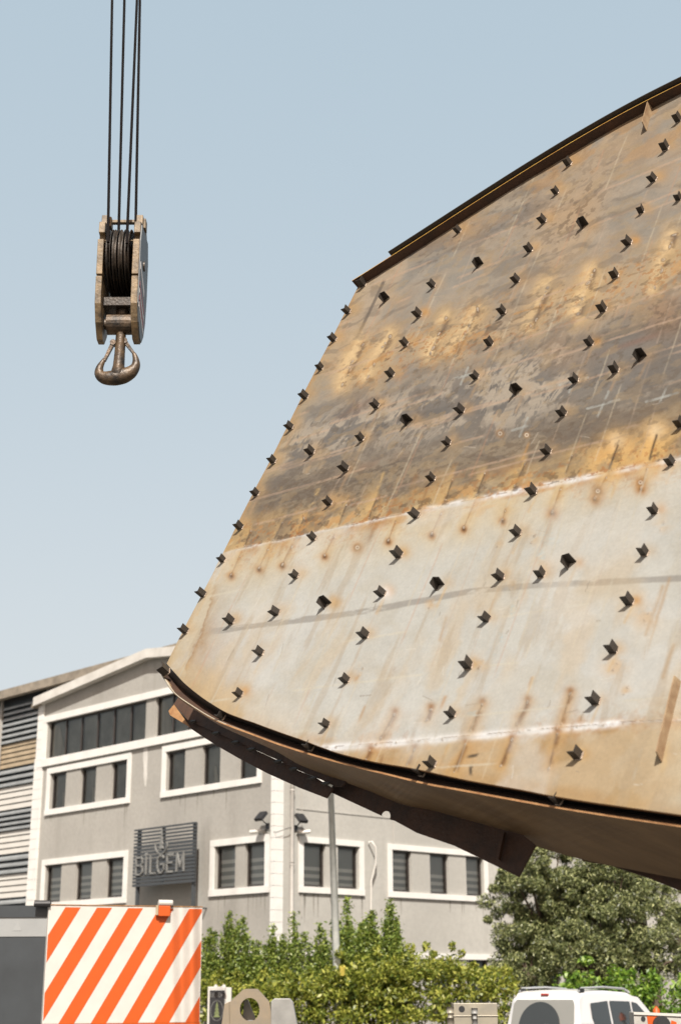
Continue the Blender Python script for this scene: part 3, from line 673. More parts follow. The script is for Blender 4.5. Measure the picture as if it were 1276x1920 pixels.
# inner hanging web (two lengths), outer web with slit, cut end
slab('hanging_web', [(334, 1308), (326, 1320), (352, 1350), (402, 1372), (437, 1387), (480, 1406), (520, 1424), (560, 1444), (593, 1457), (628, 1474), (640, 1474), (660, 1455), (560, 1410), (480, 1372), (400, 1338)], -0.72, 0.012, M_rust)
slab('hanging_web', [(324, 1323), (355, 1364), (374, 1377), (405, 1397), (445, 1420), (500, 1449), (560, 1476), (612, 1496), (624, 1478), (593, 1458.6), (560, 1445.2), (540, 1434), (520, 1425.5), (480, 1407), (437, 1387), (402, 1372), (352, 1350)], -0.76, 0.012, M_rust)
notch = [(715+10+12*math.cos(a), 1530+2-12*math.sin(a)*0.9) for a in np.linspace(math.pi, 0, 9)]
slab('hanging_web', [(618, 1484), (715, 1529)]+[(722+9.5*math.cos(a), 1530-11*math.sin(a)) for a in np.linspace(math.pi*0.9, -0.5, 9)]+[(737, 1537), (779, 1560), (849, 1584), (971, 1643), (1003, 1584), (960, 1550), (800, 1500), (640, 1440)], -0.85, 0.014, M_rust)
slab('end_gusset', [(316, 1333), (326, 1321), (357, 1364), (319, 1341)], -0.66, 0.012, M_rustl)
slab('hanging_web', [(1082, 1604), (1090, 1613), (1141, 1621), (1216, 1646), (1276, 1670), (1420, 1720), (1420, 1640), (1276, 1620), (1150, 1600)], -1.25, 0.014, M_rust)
# vertical rib across the hanging web and tack welds
for x, y in ((361, 1352), (404, 1374), (440, 1391), (470, 1404), (520, 1427), (585, 1458), (549, 1441), (610, 1468)):
    tk = MB(); c = onp(x, y, -0.70); tk.tube([c-PR*0.05, c+PD*0.01, c+PR*0.05], [0.008, 0.02, 0.008], 6)
    tk.build('tack_weld', M_stub, panel, smooth=True)
rb = MB(); rb.prism([onp(944, 1563, -0.83), onp(949, 1563, -0.83), onp(938, 1615, -0.83), onp(933, 1613, -0.83)], PM*0.03); rb.build('web_rib', M_rust, panel)

# ------------------------------------------------------------------ crane ropes and hook block
HZ = 16.0
hc = at(222, 520, HZ)                       # middle of the block
hk = 0.00111
def hp(cx, cy, dy=0.0):
    """point in the block's own upright plane: crop units right / down from its middle"""
    return Vector((hc.x+(cx-384)*hk, hc.y+dy, hc.z-(cy-747)*hk/0.905))
block = thing('hook_block', hc, 'weathered black crane pulley block with sheaves, worn tan edges and a double hook hanging below', 'crane hook')
M_bsteel = mat('worn block steel', (0.05, 0.042, 0.036), 0.45, metal=0.3, vscale=9, col2=(0.13, 0.085, 0.05), bump=0.3, bscale=40)
M_tan = mat('rubbed tan edge', (0.04, 0.028, 0.017), 0.55, vscale=7, col2=(0.29, 0.205, 0.11), bump=0.3, bscale=30)
M_side = mat('dark block paint', (0.085, 0.095, 0.105), 0.5, var=0.2, vscale=5)
M_hook = mat('oily forged steel', (0.014, 0.011, 0.009), 0.45, metal=0.2, vscale=8, col2=(0.13, 0.082, 0.042), bump=0.4, bscale=25)
M_grease = mat('black greased steel', (0.010, 0.009, 0.008), 0.5, metal=0.2, vscale=7, col2=(0.06, 0.042, 0.028), bump=0.3, bscale=40)
M_grease2 = mat('greased block', (0.018, 0.015, 0.013), 0.5, metal=0.2, vscale=6, col2=(0.16, 0.105, 0.06), bump=0.3, bscale=40)
M_sred = mat('faded red stripe', (0.30, 0.05, 0.05), 0.5); M_swh = mat('faded white stripe', (0.62, 0.58, 0.56), 0.5, var=0.15)
prof = [(-.10, 205), (-.15, 180), (.12, 175), (.2, 330), (.26, 500), (.27, 760), (.24, 900), (.2, 1100), (.14, 1240), (.05, 1380), (-.07, 1380), (-.16, 1240), (-.22, 1090), (-.24, 858)]
def cheek(x0, x1):
    """one thick cheek: an outline in the depth-height plane, extruded sideways; upper and lower halves with the slit between"""
    up_ = [(-.13, 172), (.16, 172), (.27, 290), (.33, 480), (.34, 838), (-.30, 838), (-.30, 492), (-.20, 488), (-.20, 418), (-.27, 412), (-.26, 300), (-.14, 272)]
    lo_ = [(-.30, 856), (.34, 856), (.29, 1100), (.2, 1270), (.07, 1385), (-.06, 1385), (-.2, 1270), (-.29, 1120)]
    return up_, lo_
for x0, x1, foot in ((210, 270, 40), (558, 622, 25)):
    up_, lo_ = cheek(x0, x1)
    m = MB()
    for pr in (up_, lo_): m.prism([hp(x0, z, y) for y, z in pr], Vector(((x1-x0)*hk, 0, 0)))
    m.prism([hp(x0+6, z, y) for y, z in [(-.22, 830), (.22, 830), (.22, 870), (-.22, 870)]], Vector(((x1-x0-12)*hk, 0, 0)))
    m.build('cheek_plate', M_tan, block, bevel=0.006)
sd = MB(); up_, lo_ = cheek(0, 0)
side = [(-.22, 320), (.25, 300), (.32, 490), (.325, 838), (.28, 1100), (.19, 1265), (.06, 1372), (-.05, 1372), (-.19, 1262), (-.28, 1110), (-.285, 500)]
sd.prism([hp(622.5, z, y) for y, z in side], Vector((0.012, 0, 0))); sdo = sd.build('side_cover', M_side, block)
st = MB()
for k, z0 in enumerate((880, 950, 1020, 1085)):
    st.prism([hp(633.6, z, y) for y, z in [(-.235, z0), (-.235, z0+45), (.14, z0+190), (.14, z0+145)]], Vector((0.003, 0, 0)), 1 if k % 2 == 0 else 0)
st.build('warning_stripes', [M_swh, M_sred], sdo)
hb = MB(); hb.tube([hp(633, 640, 0), hp(648, 640, 0)], 0.055, 16); hb.build('axle_cap', M_bsteel, sdo)
pl = MB(); pl.prism([hp(633.6, z, y) for y, z in [(-.235, 690), (-.235, 760), (.1, 930), (.1, 850)]], Vector((0.003, 0, 0))); pl.build('rating_plate', M_swh, sdo)
def sheave(xc, w=0.05):
    m = MB(); c = hp(xc, 600, 0); n = 44; R = 0.355
    pr = [(-w/2, R), (-w/2*0.8, R+0.008), (-w*0.2, R-0.075), (w*0.2, R-0.075), (w/2*0.8, R+0.008), (w/2, R), (w/2*0.7, R-0.06), (w*0.25, 0.10), (w*0.7, 0.08), (w*0.7, 0.0)]
    pl_ = [(-w*0.7, 0.0), (-w*0.7, 0.08), (-w*0.25, 0.10), (-w/2*0.7, R-0.06)]+pr
    vs = []; fs = []; k = len(pl_)
    for i in range(n):
        a = 2*math.pi*i/n
        for x, r in pl_: vs.append(c+Vector((x, r*math.cos(a), r*math.sin(a))))
    for i in range(n):
        for j in range(k-1):
            a, b = i*k+j, i*k+j+1; c2, d = ((i+1) % n)*k+j+1, ((i+1) % n)*k+j; fs.append((a, b, c2, d))
    m.add(vs, fs); return m.build('sheave', M_grease, block, smooth=True)
for xc in (322, 382, 442, 502): sheave(xc, 0.050)
m = MB(); m.prism([hp(276, z, y) for y, z in ((.20, 320), (.22, 320), (.24, 1050), (.22, 1050))], Vector((275*hk, 0, 0))); m.build('dark_backing', M_black, block)  # black sheet added behind the sheaves to keep the sky from showing
m = MB(); m.tube([hp(270, 600), hp(556, 600)], 0.04, 12); m.build('axle', M_grease, block)
m = MB(); m.tube([hp(240, 466, -.20), hp(590, 466, -.20)], 0.008, 8); m.build('guard_rod', M_tan, block)
m = MB(); m.cbox(hp(470, 188, 0), (340*hk, 0, 0), (0, .06, 0), (0, 0, 0.035)); m.cbox(hp(270, 215, -.02), (60*hk, 0, 0), (0, .12, 0), (0, 0, .12)); m.cbox(hp(612, 225, 0), (60*hk, 0, 0), (0, .12, 0), (0, 0, .12)); m.build('top_tie', M_tan, block, bevel=0.004)
m = MB(); m.cbox(hp(412, 1045, 0), (275*hk, 0, 0), (0, .30, 0), (0, 0, 0.10)); m.build('cross_plate', M_grease, block, bevel=0.004)
m = MB(); m.tube([hp(445, 1020), hp(445, 1135)], 0.072, 14); m.build('swivel_nut', M_bsteel, block)
m = MB(); m.tube([hp(275, 1215), hp(300, 1215), hp(301, 1215), hp(545, 1215), hp(546, 1215), hp(560, 1215)], [.06, .06, .115, .115, .06, .06], 20); m.build('trunnion', M_grease2, block, smooth=False)
def smooth_path(pts, n):
    v = interp_curve([hp(x, y) for x, y, r in pts], n)
    r = np.interp(np.linspace(0, len(pts)-1, n), range(len(pts)), [p[2]*hk for p in pts]); return v, list(r)
hook = MB()
v, r = smooth_path([(292, 1540, 12), (268, 1585, 26), (244, 1640, 38), (250, 1698, 52), (306, 1730, 68), (400, 1730, 80), (485, 1710, 80), (552, 1675, 66), (594, 1620, 46), (594, 1555, 32), (570, 1492, 16)], 44)
hook.tube(v, r, 14, squash=0.85)
hook.tube([hp(437, 1250), hp(437, 1330), hp(434, 1500), hp(430, 1620), hp(428, 1700), hp(426, 1760)], [.05, .056, .058, .064, .085, .05], 16)
hko = hook.build('double_hook', M_hook, block, smooth=True)
for a, b in (((365, 1395), (285, 1568)), ((478, 1380), (572, 1500))):
    m = MB(); p, q = hp(*a, -.02), hp(*b, -.02); t = (q-p).normalized(); n = Vector((t.z, 0, -t.x))
    m.prism([p-n*0.022, p+n*0.022, q+n*0.012, q-n*0.016], Vector((0, .045, 0))); m.tube([p+Vector((0, -.01, 0)), p+Vector((0, .06, 0))], .03, 10)
    m.build('safety_latch', M_hook if a[0] > 400 else M_bsteel, hko, bevel=0.003)
M_rope = mat('greasy wire rope', (0.008, 0.006, 0.006), 0.8, metal=0.0, spec=0.1, var=0.4, vscale=150, bump=0.5, bscale=200)
for k, ((xb, yb_, xt), lab) in enumerate(zip(((203, 414, 210.5), (223, 410, 233.5), (239, 416, 257), (254.5, 410, 262.5)), ('leftmost', 'second from the left', 'third from the left', 'rightmost'))):
    b = at(xb, yb_+14, HZ-(.2 if k % 2 == 0 else -.15)); 
    Zt = HZ+1.6
    t = at(xt, 0, Zt)
    d = (t-b); t = b+d*1.0
    m = MB(); e = b+d*7.0
    bb = b-d.normalized()*0.2
    m.tube([bb, b, t, e], 0.016, 8); o = m.build('wire_rope', M_rope, smooth=True)
    tag(o, 'dark steel rope above the pulley block, %s of the four' % lab, 'rope', 'hoist ropes above the hook block')

# ------------------------------------------------------------------ office building
A1, A2 = math.radians(43.83), math.radians(46.9)
D1 = Vector((-math.sin(A1), math.cos(A1), 0)); D2 = Vector((math.sin(A2), math.cos(A2), 0)); ZZ = Vector((0, 0, 1))
N1 = Vector((-math.cos(A1), -math.sin(A1), 0)); N2 = Vector((math.cos(A2), -math.sin(A2), 0))
cr = ray(517, 1600); CB = EYEP+cr*(42.0/cr.y); CB.z = 0
class Wall:
    def __init__(s, d, n, o=None): s.d, s.n, s.o = d, n, o or CB
    def sz(s, px, py):
        r = ray(px, py); t = (s.o-EYEP).dot(s.n)/r.dot(s.n); p = EYEP+r*t
        return (p-s.o).dot(s.d), p.z
    def P(s, a, z, out=0.0): return s.o+s.d*a+ZZ*z+s.n*out
    def box(s, m, a0, a1, z0, z1, o0, o1, mi=0): m.box(s.P(a0, z0, o0), s.d*(a1-a0), ZZ*(z1-z0), s.n*(o1-o0), mi)
WL, WR = Wall(D1, N1), Wall(D2, N2)
bld = thing('office_building', CB, 'grey three-storey building with white window surrounds and a low gable', 'building')
def rects(w, specs, row=None):
    out = []
    for (x0, y0, x1, y1) in specs:
        a0, z1 = w.sz(x0, y0); a1, z0 = w.sz(x1, y1); out.append([min(a0, a1), max(a0, a1), z0, z1])
    z0 = sum(r[2] for r in out)/len(out); z1 = sum(r[3] for r in out)/len(out)
    for r in out: r[2], r[3] = z0, z1
    return out
row_top = rects(WL, [(92, 1357, 272, 1389), (293, 1305, 470, 1344)])
row_top2 = None
r2a = rects(WL, [(97, 1449, 121.5, 1512), (152, 1440, 178, 1503.5), (210, 1428, 237, 1494)])
r2b = rects(WL, [(314, 1410, 345.6, 1479), (380, 1398.5, 412, 1468), (448, 1391, 482, 1457.5)])
r3a = rects(WL, [(87, 1626, 112, 1697), (143, 1619, 170, 1688), (200.5, 1611.6, 230, 1683)])
r3b = rects(WL, [(404.6, 1587, 440, 1666), (459.7, 1581, 496, 1662.5)])
q3a = rects(WR, [(569, 1581, 610, 1663.4), (633, 1584.7, 672, 1665.7)])
q3b = rects(WR, [(734.5, 1591.6, 771.4, 1668.4), (804.8, 1597, 841.6, 1673.7), (872.3, 1604.8, 906.5, 1676)])
for grp in ((r2a, r2b), (r3a, r3b, q3a, q3b)):
    z0 = sum(r[2] for g_ in grp for r in g_)/sum(len(g_) for g_ in grp); z1 = sum(r[3] for g_ in grp for r in g_)/sum(len(g_) for g_ in grp)
    for g_ in grp:
        for r in g_: r[2], r[3] = z0, z1
zt0, zt1 = row_top[0][2], row_top[0][3]
# ground floor openings
zg1 = WR.sz(850, 1799)[1]; zg0 = 0.9
gw = [[WR.sz(x0, 1800)[0], WR.sz(x1, 1800)[0], zg0, zg1] for x0, x1 in ((575, 610), (640, 680), (740, 775), (808, 848), (878, 914), (1010, 1050), (1090, 1130))]
gl_ = [[WL.sz(x1, 1800)[0], WL.sz(x0, 1800)[0], zg0, zg1] for x0, x1 in ((405, 440), (460, 496), (250, 300))]
sL = WL.sz(66, 1500)[0]; sR = WR.sz(1500, 1750)[0]
zeL = WL.sz(72, 1323)[1]; sa, za = WL.sz(286, 1231)
print('building', 'L', sL, 'R', sR, 'eave', zeL, 'apex', sa, za, 'rows', zt0, zt1, r2a[0][2:], r3a[0][2:], zg1)
q2 = []  # upper windows of the right face, hidden behind the plate in the photograph
for x0, x1 in ((569, 610), (633, 672), (735, 771), (805, 842), (872, 906)):
    q2.append([WR.sz(x0, 1620)[0], WR.sz(x1, 1620)[0], r2a[0][2], r2a[0][3]])
q2 = [q for q in q2 if q[0] > 0]
def wall_sheet(w, a0, a1, z0, z1, holes, name, matl):
    A = sorted({a0, a1, *[h[0] for h in holes], *[h[1] for h in holes]}); Z = sorted({z0, z1, *[h[2] for h in holes], *[h[3] for h in holes]})
    m = MB()
    for i in range(len(A)-1):
        for j in range(len(Z)-1):
            ca, cz = (A[i]+A[i+1])/2, (Z[j]+Z[j+1])/2
            if any(h[0] < ca < h[1] and h[2] < cz < h[3] for h in holes): continue
            m.quad(w.P(A[i], Z[j]), w.P(A[i+1], Z[j]), w.P(A[i+1], Z[j+1]), w.P(A[i], Z[j+1]))
    for h in holes:
        for (p, q, r_, s_) in (((h[0], h[2]), (h[1], h[2]), 0, 0), ((h[1], h[2]), (h[1], h[3]), 0, 0), ((h[1], h[3]), (h[0], h[3]), 0, 0), ((h[0], h[3]), (h[0], h[2]), 0, 0)):
            m.quad(w.P(*p), w.P(*q), w.P(*q, -0.22), w.P(*p, -0.22))
    return m
winL = row_top+r2a+r2b+r3a+r3b+gl_
winR = q3a+q3b+gw+q2
zeC = zeL
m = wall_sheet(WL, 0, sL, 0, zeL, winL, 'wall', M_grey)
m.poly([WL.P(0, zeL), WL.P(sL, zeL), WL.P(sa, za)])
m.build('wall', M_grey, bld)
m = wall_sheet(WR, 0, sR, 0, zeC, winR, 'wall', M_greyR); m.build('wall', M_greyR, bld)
m = MB(); bkp = [WL.P(0, 0), WL.P(sL, 0), WL.P(sL, 0)+D2*sR, WR.P(sR, 0)]
m.quad(bkp[1], bkp[2], bkp[2]+ZZ*zeL, bkp[1]+ZZ*zeL); m.quad(bkp[2], bkp[3], bkp[3]+ZZ*zeL, bkp[2]+ZZ*zeL); m.build('wall', M_grey, bld)
m = MB(); e = D2*sR; up3 = ZZ*0.02
for a, b in (((-0.3, zeL-0.1), (sa, za+0.12)), ((sL+0.3, zeL-0.1), (sa, za+0.12))):
    p, q = WL.P(a[0], a[1], 0.2), WL.P(b[0], b[1], 0.2); m.prism([p, q, q+ZZ*0.12, p+ZZ*0.12], e+D2*0.2)
m.build('roof', M_roof, bld)
# white verge boards of the gable
m = MB()
def verge(a0, z0, a1, z1, h, o0=0.0, o1=0.28):
    m.prism([WL.P(a0, z0, o0), WL.P(a1, z1, o0), WL.P(a1, z1+h, o0), WL.P(a0, z0+h, o0)], WL.n*(o1-o0))
verge(sL+0.07, zeL-0.06, sa, za-0.08, 0.30, 0.003); verge(sa-0.001, za-0.08, -0.2, zeL-0.12, 0.30, 0.003)
m.build('verge_board', M_trimdirty, bld)
# window surrounds, ledges
trim = MB()
def surround(w, g_, wd=0.16, out=0.05, ext=None, mm=None):
    mm = mm or trim
    a0 = min(r[0] for r in g_)-0.03; a1 = max(r[1] for r in g_)+0.03; z0, z1 = g_[0][2]-0.01, g_[0][3]+0.01
    if ext: a0, a1 = ext
    w.box(mm, a0-wd, a1+wd, z1, z1+wd, 0.002, out); w.box(mm, a0-wd, a1+wd, z0-wd, z0, 0.002, out+0.02)
    w.box(mm, a0-wd, a0, z0, z1, 0.002, out-0.003); w.box(mm, a1, a1+wd, z0, z1, 0.002, out-0.003)
for w, g_ in ((WL, r2a), (WL, r2b), (WL, r3a), (WL, r3b), (WR, q3a), (WR, q3b), (WR, q2[:2]), (WR, q2[2:])):
    t_ = MB(); surround(w, g_, 0.19 if w is WL else 0.17, mm=t_); t_.build('window_surround', M_trim, bld)
t_ = MB(); aL = row_top[0][1]+0.28
WL.box(t_, 0.3, aL, zt1, zt1+0.22, 0.002, 0.07); WL.box(t_, 0.3, aL+0.25, zt0-0.26, zt0, 0.002, 0.09); WL.box(t_, aL-0.22, aL, zt0, zt1, 0.002, 0.065)
t_.build('window_surround', M_trim, bld)
t_ = MB(); WR.box(t_, 0.5, sR, zg1, zg1+0.17, 0.002, 0.06); t_.build('ledge', M_trim, bld)
t_ = MB(); WL.box(t_, 0.5, sL*0.5, zg1, zg1+0.17, 0.002, 0.06); t_.build('ledge', M_trim, bld)
t_ = MB(); WR.box(t_, 0.75, sR, r2a[0][2]-0.95, r2a[0][2]-0.91, 0.002, 0.02); t_.build('string_course', M_greyR, bld)
# rounded corner quoin of white blocks, and the one at the far end
def quoin(w, a0, a1, z0, z1, out, h=0.31, both=None):
    mm = MB(); z = z0
    while z < z1:
        zz = min(z+h-0.012, z1); w.box(mm, a0, a1, z, zz, 0.0, out); z += h
    w.box(mm, a0+0.01, a1-0.01, z0, z1, 0.0, out-0.02)
    return mm.build('corner_blocks', M_trim, bld)
qs = WL.sz(508, 1600)
mm = MB(); z = 0.0
while z < zeL-0.3:
    zz = min(z+0.318, zeL-0.3)
    o = CB-D1*0.03-D2*0.03
    mm.box(o+ZZ*z+N1*0.06+N2*0.0, D1*0.16+Vector((0, 0, 0)), D2*0.34, ZZ*(zz-z)); z += 0.33
mm.cbox(CB+D1*0.05+D2*0.14+ZZ*(zeL-0.3)/2+N1*0.03, D1*0.14, D2*0.3, ZZ*(zeL-0.3)); mm.build('corner_blocks', M_trim, bld)
z_s = WL.sz(66, 1425)[1]
quoin(WL, sL-0.42, sL+0.06, 0, z_s, 0.08, 0.34); quoin(WL, sL-0.30, sL+0.05, z_s, zeL+0.1, 0.05, 0.34)
# windows
def window(w, r, kind):
    a0, a1, z0, z1 = r; fr = 0.055 if kind != 'top' else 0.04
    m = MB(); O0, O1 = -0.16, -0.10
    w.box(m, a0, a1, z0, z0+fr, O0, O1); w.box(m, a0, a1, z1-fr*1.3, z1, O0, O1); w.box(m, a0, a0+fr, z0+fr, z1-fr*1.3, O0, O1); w.box(m, a1-fr, a1, z0+fr, z1-fr*1.3, O0, O1)
    if kind == 'top':
        n = 6
        for k in range(1, n):
            c = a0+(a1-a0)*k/n; w.box(m, c-0.03, c+0.03, z0+fr, z1-fr*1.3, O0, O1+0.005)
    o = m.build('window', M_dark if kind != 'top' else M_dark, bld)
    p = MB(); pc = [w.P(a0+fr, z0+fr, -0.13), w.P(a1-fr, z0+fr, -0.13), w.P(a1-fr, z1-fr, -0.13), w.P(a0+fr, z1-fr, -0.13)]
    if (pc[1]-pc[0]).cross(pc[2]-pc[0]).dot(w.n) < 0: pc = pc[::-1]
    p.poly(pc); p.build('pane', M_glass, o)
    b = MB(); d0 = -0.21
    if kind == 'blind':
        bl_h = random.choice((.55, .62, .66, .75, .97)); zc = z0+0.05; hh = (z1-z0)*random.uniform(0.085, 0.1); k = 0
        while zc < z1:
            t = min(zc+hh, z1); low = (zc-z0) < (z1-z0)*bl_h
            b.quad(w.P(a0, zc, d0), w.P(a1, zc, d0), w.P(a1, t, d0), w.P(a0, t, d0), (k % 2) if low else (1 if (k % 2 or zc < z0+(z1-z0)*0.75) else 1)); zc = t; k += 1
        b.build('blind', [M_blL, M_blD], o)
    else:
        b.quad(w.P(a0, z0, d0), w.P(a1, z0, d0), w.P(a1, z1, d0), w.P(a0, z1, d0)); b.build('backdrop', M_void, o)
        if kind == 'top' or random.random() < 0.8:
            c = MB(); wd = (a1-a0)/6 if kind == 'top' else (a1-a0)*0.3
            s0 = a1-fr if kind == 'top' else a1-random.uniform(.3, .8)*(a1-a0)
            c.poly([w.P(s0, z0+.05, d0+.02), w.P(s0-wd*0.9, z0+.05, d0+.02), w.P(s0-wd*0.35, z0+(z1-z0)*(.9 if kind == 'top' else .45), d0+.02), w.P(s0, z0+(z1-z0)*(.9 if kind == 'top' else .45), d0+.02)])
            c.build('curtain', M_curt, o)
for r in row_top: window(WL, r, 'top')
for r in r2a+r2b: window(WL, r, 'plain')
for r in r3a+r3b: window(WL, r, 'blind')
for r in q3a+q3b: window(WR, r, 'blind')
for r in gw+q2: window(WR, r, 'plain')
for r in gl_: window(WL, r, 'plain')
M_run = wall_mat('dirty rain streak', (0.25, 0.238, 0.212), 0.2)
for w, g_ in ((WL, r2a), (WL, r2b), (WR, q3a), (WR, q3b), (WL, r3b)):
    lo = min(r[0] for r in g_)-.15; hi = max(r[1] for r in g_)+.15
    for k in range(7):
        a = random.uniform(lo, hi); wd = random.uniform(.015, .05); z1 = g_[0][2]-.20; ln = random.uniform(.2, .9)
        m = MB(); m.poly([w.P(a-wd, z1, .003), w.P(a+wd, z1, .003), w.P(a+wd*.5, z1-ln*.6, .003), w.P(a, z1-ln, .003), w.P(a-wd*.6, z1-ln*.5, .003)])
        m.build('rain_streak', M_run, bld)
# drain pipes
pa = WR.sz(543.5, 1600)[0]
m = MB(); m.tube([WR.P(pa, 0.3, 0.09), WR.P(pa, zeL-0.3, 0.09)], 0.055, 12)
for z in np.arange(1.0, zeL, 2.1): m.tube([WR.P(pa, z, 0.09), WR.P(pa, z+0.07, 0.09)], 0.067, 12)
m.build('drain_pipe', M_pipe, bld, smooth=True)
pa2, pz2 = WR.sz(689, 1580); pz3 = WR.sz(690, 1725)[1]
m = MB(); m.tube([WR.P(pa2, pz2, 0.05), WR.P(pa2, pz2+.02, 0.18), WR.P(pa2+.1, pz2-.15, .24), WR.P(pa2+.14, pz2-.6, .2), WR.P(pa2+.02, pz2-1.1, .12), WR.P(pa2+.02, pz3, .08), WR.P(pa2+.02, 1.0, .08)], 0.028, 8); m.build('vent_hose', M_white, bld, smooth=True)
m = MB()
for px, y0, y1 in ((565, 1485, 1720), (737, 1535, 1580)):
    a = WR.sz(px, 1600)[0]; m.tube([WR.P(a, WR.sz(px, y1)[1], .02), WR.P(a, WR.sz(px, y0)[1], .02)], 0.012, 6)
m.build('cable', M_pipe, bld)
def lamp(w, px, py, side, px2, py2):
    a, z = w.sz(px, py)
    m = MB(); h = w.P(a, z, 0.42); m.cbox(h-w.n*.1, w.d*0.30, (w.n*0.22-ZZ*0.22), (ZZ*0.07+w.n*0.06))
    m.tube([w.P(a+0.05, z-0.25, 0.0), w.P(a, z-0.05, 0.35)], 0.018, 6); m.cbox(w.P(a+.05, z-.25, .02), w.d*.12, ZZ*.16, w.n*.04)
    o = m.build('flood_lamp', M_black, None); tag(o, 'black floodlight on the %s face of the grey building beside its corner' % side, 'lamp', 'floodlights on the building corner')
    a, z = w.sz(px2, py2)
    m = MB(); m.tube([w.P(a, z, 0.0), w.P(a, z, 0.12), w.P(a, z-.02, .2)], 0.03, 8); m.tube([w.P(a-.1*1, z-.03, .16), w.P(a+.16, z-.0, .36)] if side == 'right' else [w.P(a-.1, z, .16), w.P(a+.18, z-.03, .36)], 0.055, 10)
    m.cbox(w.P(a, z, .02), w.d*.14, ZZ*.14, w.n*.04)
    o = m.build('security_camera', M_white, None, smooth=False); tag(o, 'small white security camera under the floodlight on the %s building face' % side, 'camera', 'security cameras at the building corner')
lamp(WL, 505, 1532, 'left', 494, 1559); lamp(WR, 551, 1536, 'right', 558, 1560)
m = MB(); m.tube([WL.P(0.5, WL.sz(500, 1555)[1], .02), WL.P(-.12, WL.sz(515, 1552)[1]-.15, .1), WR.P(.35, WR.sz(530, 1553)[1], .14), WR.P(.75, WR.sz(546, 1556)[1]+.1, .03)], .01, 5); m.build('cable', M_black, bld)

ps_ = MB(); px_y = [(1398, 3.5), (1420, 4.5), (1440, 3), (1455, 3.6), (1474, 1.2)]
lp = [WL.P(WL.sz(273-w_, y)[0], WL.sz(273, y)[1], .004) for y, w_ in px_y]; rp_ = [WL.P(WL.sz(273+w_, y)[0], WL.sz(273, y)[1], .004) for y, w_ in px_y]
for i in range(4): ps_.quad(lp[i], lp[i+1], rp_[i+1], rp_[i])
ps_.build('paint_smear', M_trimdirty, bld)
# slatted sign on the left face
SO = 0.55; WS = Wall(D1, N1, CB+N1*SO)
s0, sz1 = WS.sz(254.5, 1557.5); s1, sz0 = WS.sz(366, 1651)
s0, s1 = min(s0, s1), max(s0, s1); szb = WS.sz(258, 1691)[1]
sign = thing('slatted_sign', WL.P((s0+s1)/2, sz0, SO), 'charcoal slatted wall sign reading BILGEM under a small tree emblem', 'sign')
nb = 17
for k in range(nb):
    z = sz0+(sz1-sz0)*k/(nb-1); m = MB(); hs_ = .025 if k > 11 else .04; WL.box(m, s0, s1, z-hs_, z+hs_, SO, SO+0.05); m.build('slat', M_signbar, sign)
for a in (s0+0.08, s1-0.2, (s0+s1)/2+0.1):
    m = MB()
    if abs(a-(s0+s1)/2-0.1) > .01: WL.box(m, a, a+0.09, szb-0.5, sz1+0.03, SO-0.10, SO-0.002)
    else: WL.box(m, a, a+0.06, sz0, sz1+0.03, SO-0.10, SO-0.002)
    WL.box(m, a+.02, a+.06, szb-.3, szb-.26, .0, SO-.1); m.build('post', M_signbar, sign)
a0, lz1 = WS.sz(259.5, 1603.5); a1, lz0 = WS.sz(355, 1636.5)
lz0m = WS.sz(305, 1636)[1]; lz1m = WS.sz(305, 1604)[1]
def strokes(ch):
    return {'B': [[(0, 0), (0, 1), (.5, 1), (.62, .86), (.62, .66), (.45, .53), (0, .53)], [(.45, .53), (.66, .4), (.66, .14), (.5, 0), (0, 0)]],
            'I': [[(0, 0), (0, 1)]], 'dot': [[(0, 1.18), (0, 1.26)]], 'L': [[(0, 1), (0, 0), (.5, 0)]],
            'G': [[(.62, .85), (.48, 1), (.2, 1), (.03, .8), (0, .5), (.03, .2), (.2, 0), (.48, 0), (.64, .16), (.64, .48), (.36, .48)]],
            'E': [[(.52, 1), (0, 1), (0, 0), (.52, 0)], [(0, .52), (.45, .52)]],
            'M': [[(0, 0), (.04, 1), (.34, .25), (.64, 1), (.68, 0)]]}[ch]
def stroke_mesh(m, w, pts, wd, o0, o1):
    for (x0, y0), (x1, y1) in zip(pts[:-1], pts[1:]):
        p, q = w.P(x0, y0, o0), w.P(x1, y1, o0); t = (q-p)
        if t.length < 1e-6: continue
        t.normalize(); n = w.n.cross(t).normalized()
        m.prism([p-t*wd*.4-n*wd/2, q+t*wd*.4-n*wd/2, q+t*wd*.4+n*wd/2, p-t*wd*.4+n*wd/2], w.n*(o1-o0))
total = abs(a0-a1); hh = lz1m-lz0m
word = [('B', .0), ('I', .20), ('dot', .20), ('L', .285), ('G', .42), ('E', .61), ('M', .79)]
cw = total*0.30
for ch, f in word:
    m = MB()
    for s_ in strokes(ch):
        pts = [(max(a0, a1)-(f*total+x*cw*0.66), lz0m+y*hh) for x, y in s_]
        if ch == 'dot': pts = [(pts[0][0]+.03, pts[0][1]), (pts[0][0]-.03, pts[0][1])]
        stroke_mesh(m, WL, pts, 0.055, SO+0.052, SO+0.09)
    m.build('letter', M_signlet, sign)
ec, ez = WS.sz(306, 1584)
m = MB(); R_ = 0.30
stroke_mesh(m, WL, [(ec+R_*math.cos(a), ez+R_*0.9*math.sin(a)) for a in np.linspace(math.pi*0.95, math.pi*2.05, 16)], 0.035, SO+.052, SO+.09)
for k in range(4):
    y = ez-.12+k*.13; wd = .12-.026*k; m.prism([WL.P(ec-wd, y, SO+.052), WL.P(ec+wd, y, SO+.052), WL.P(ec, y+.2, SO+.052)], WL.n*.03)
m.build('emblem', M_signlet, sign)

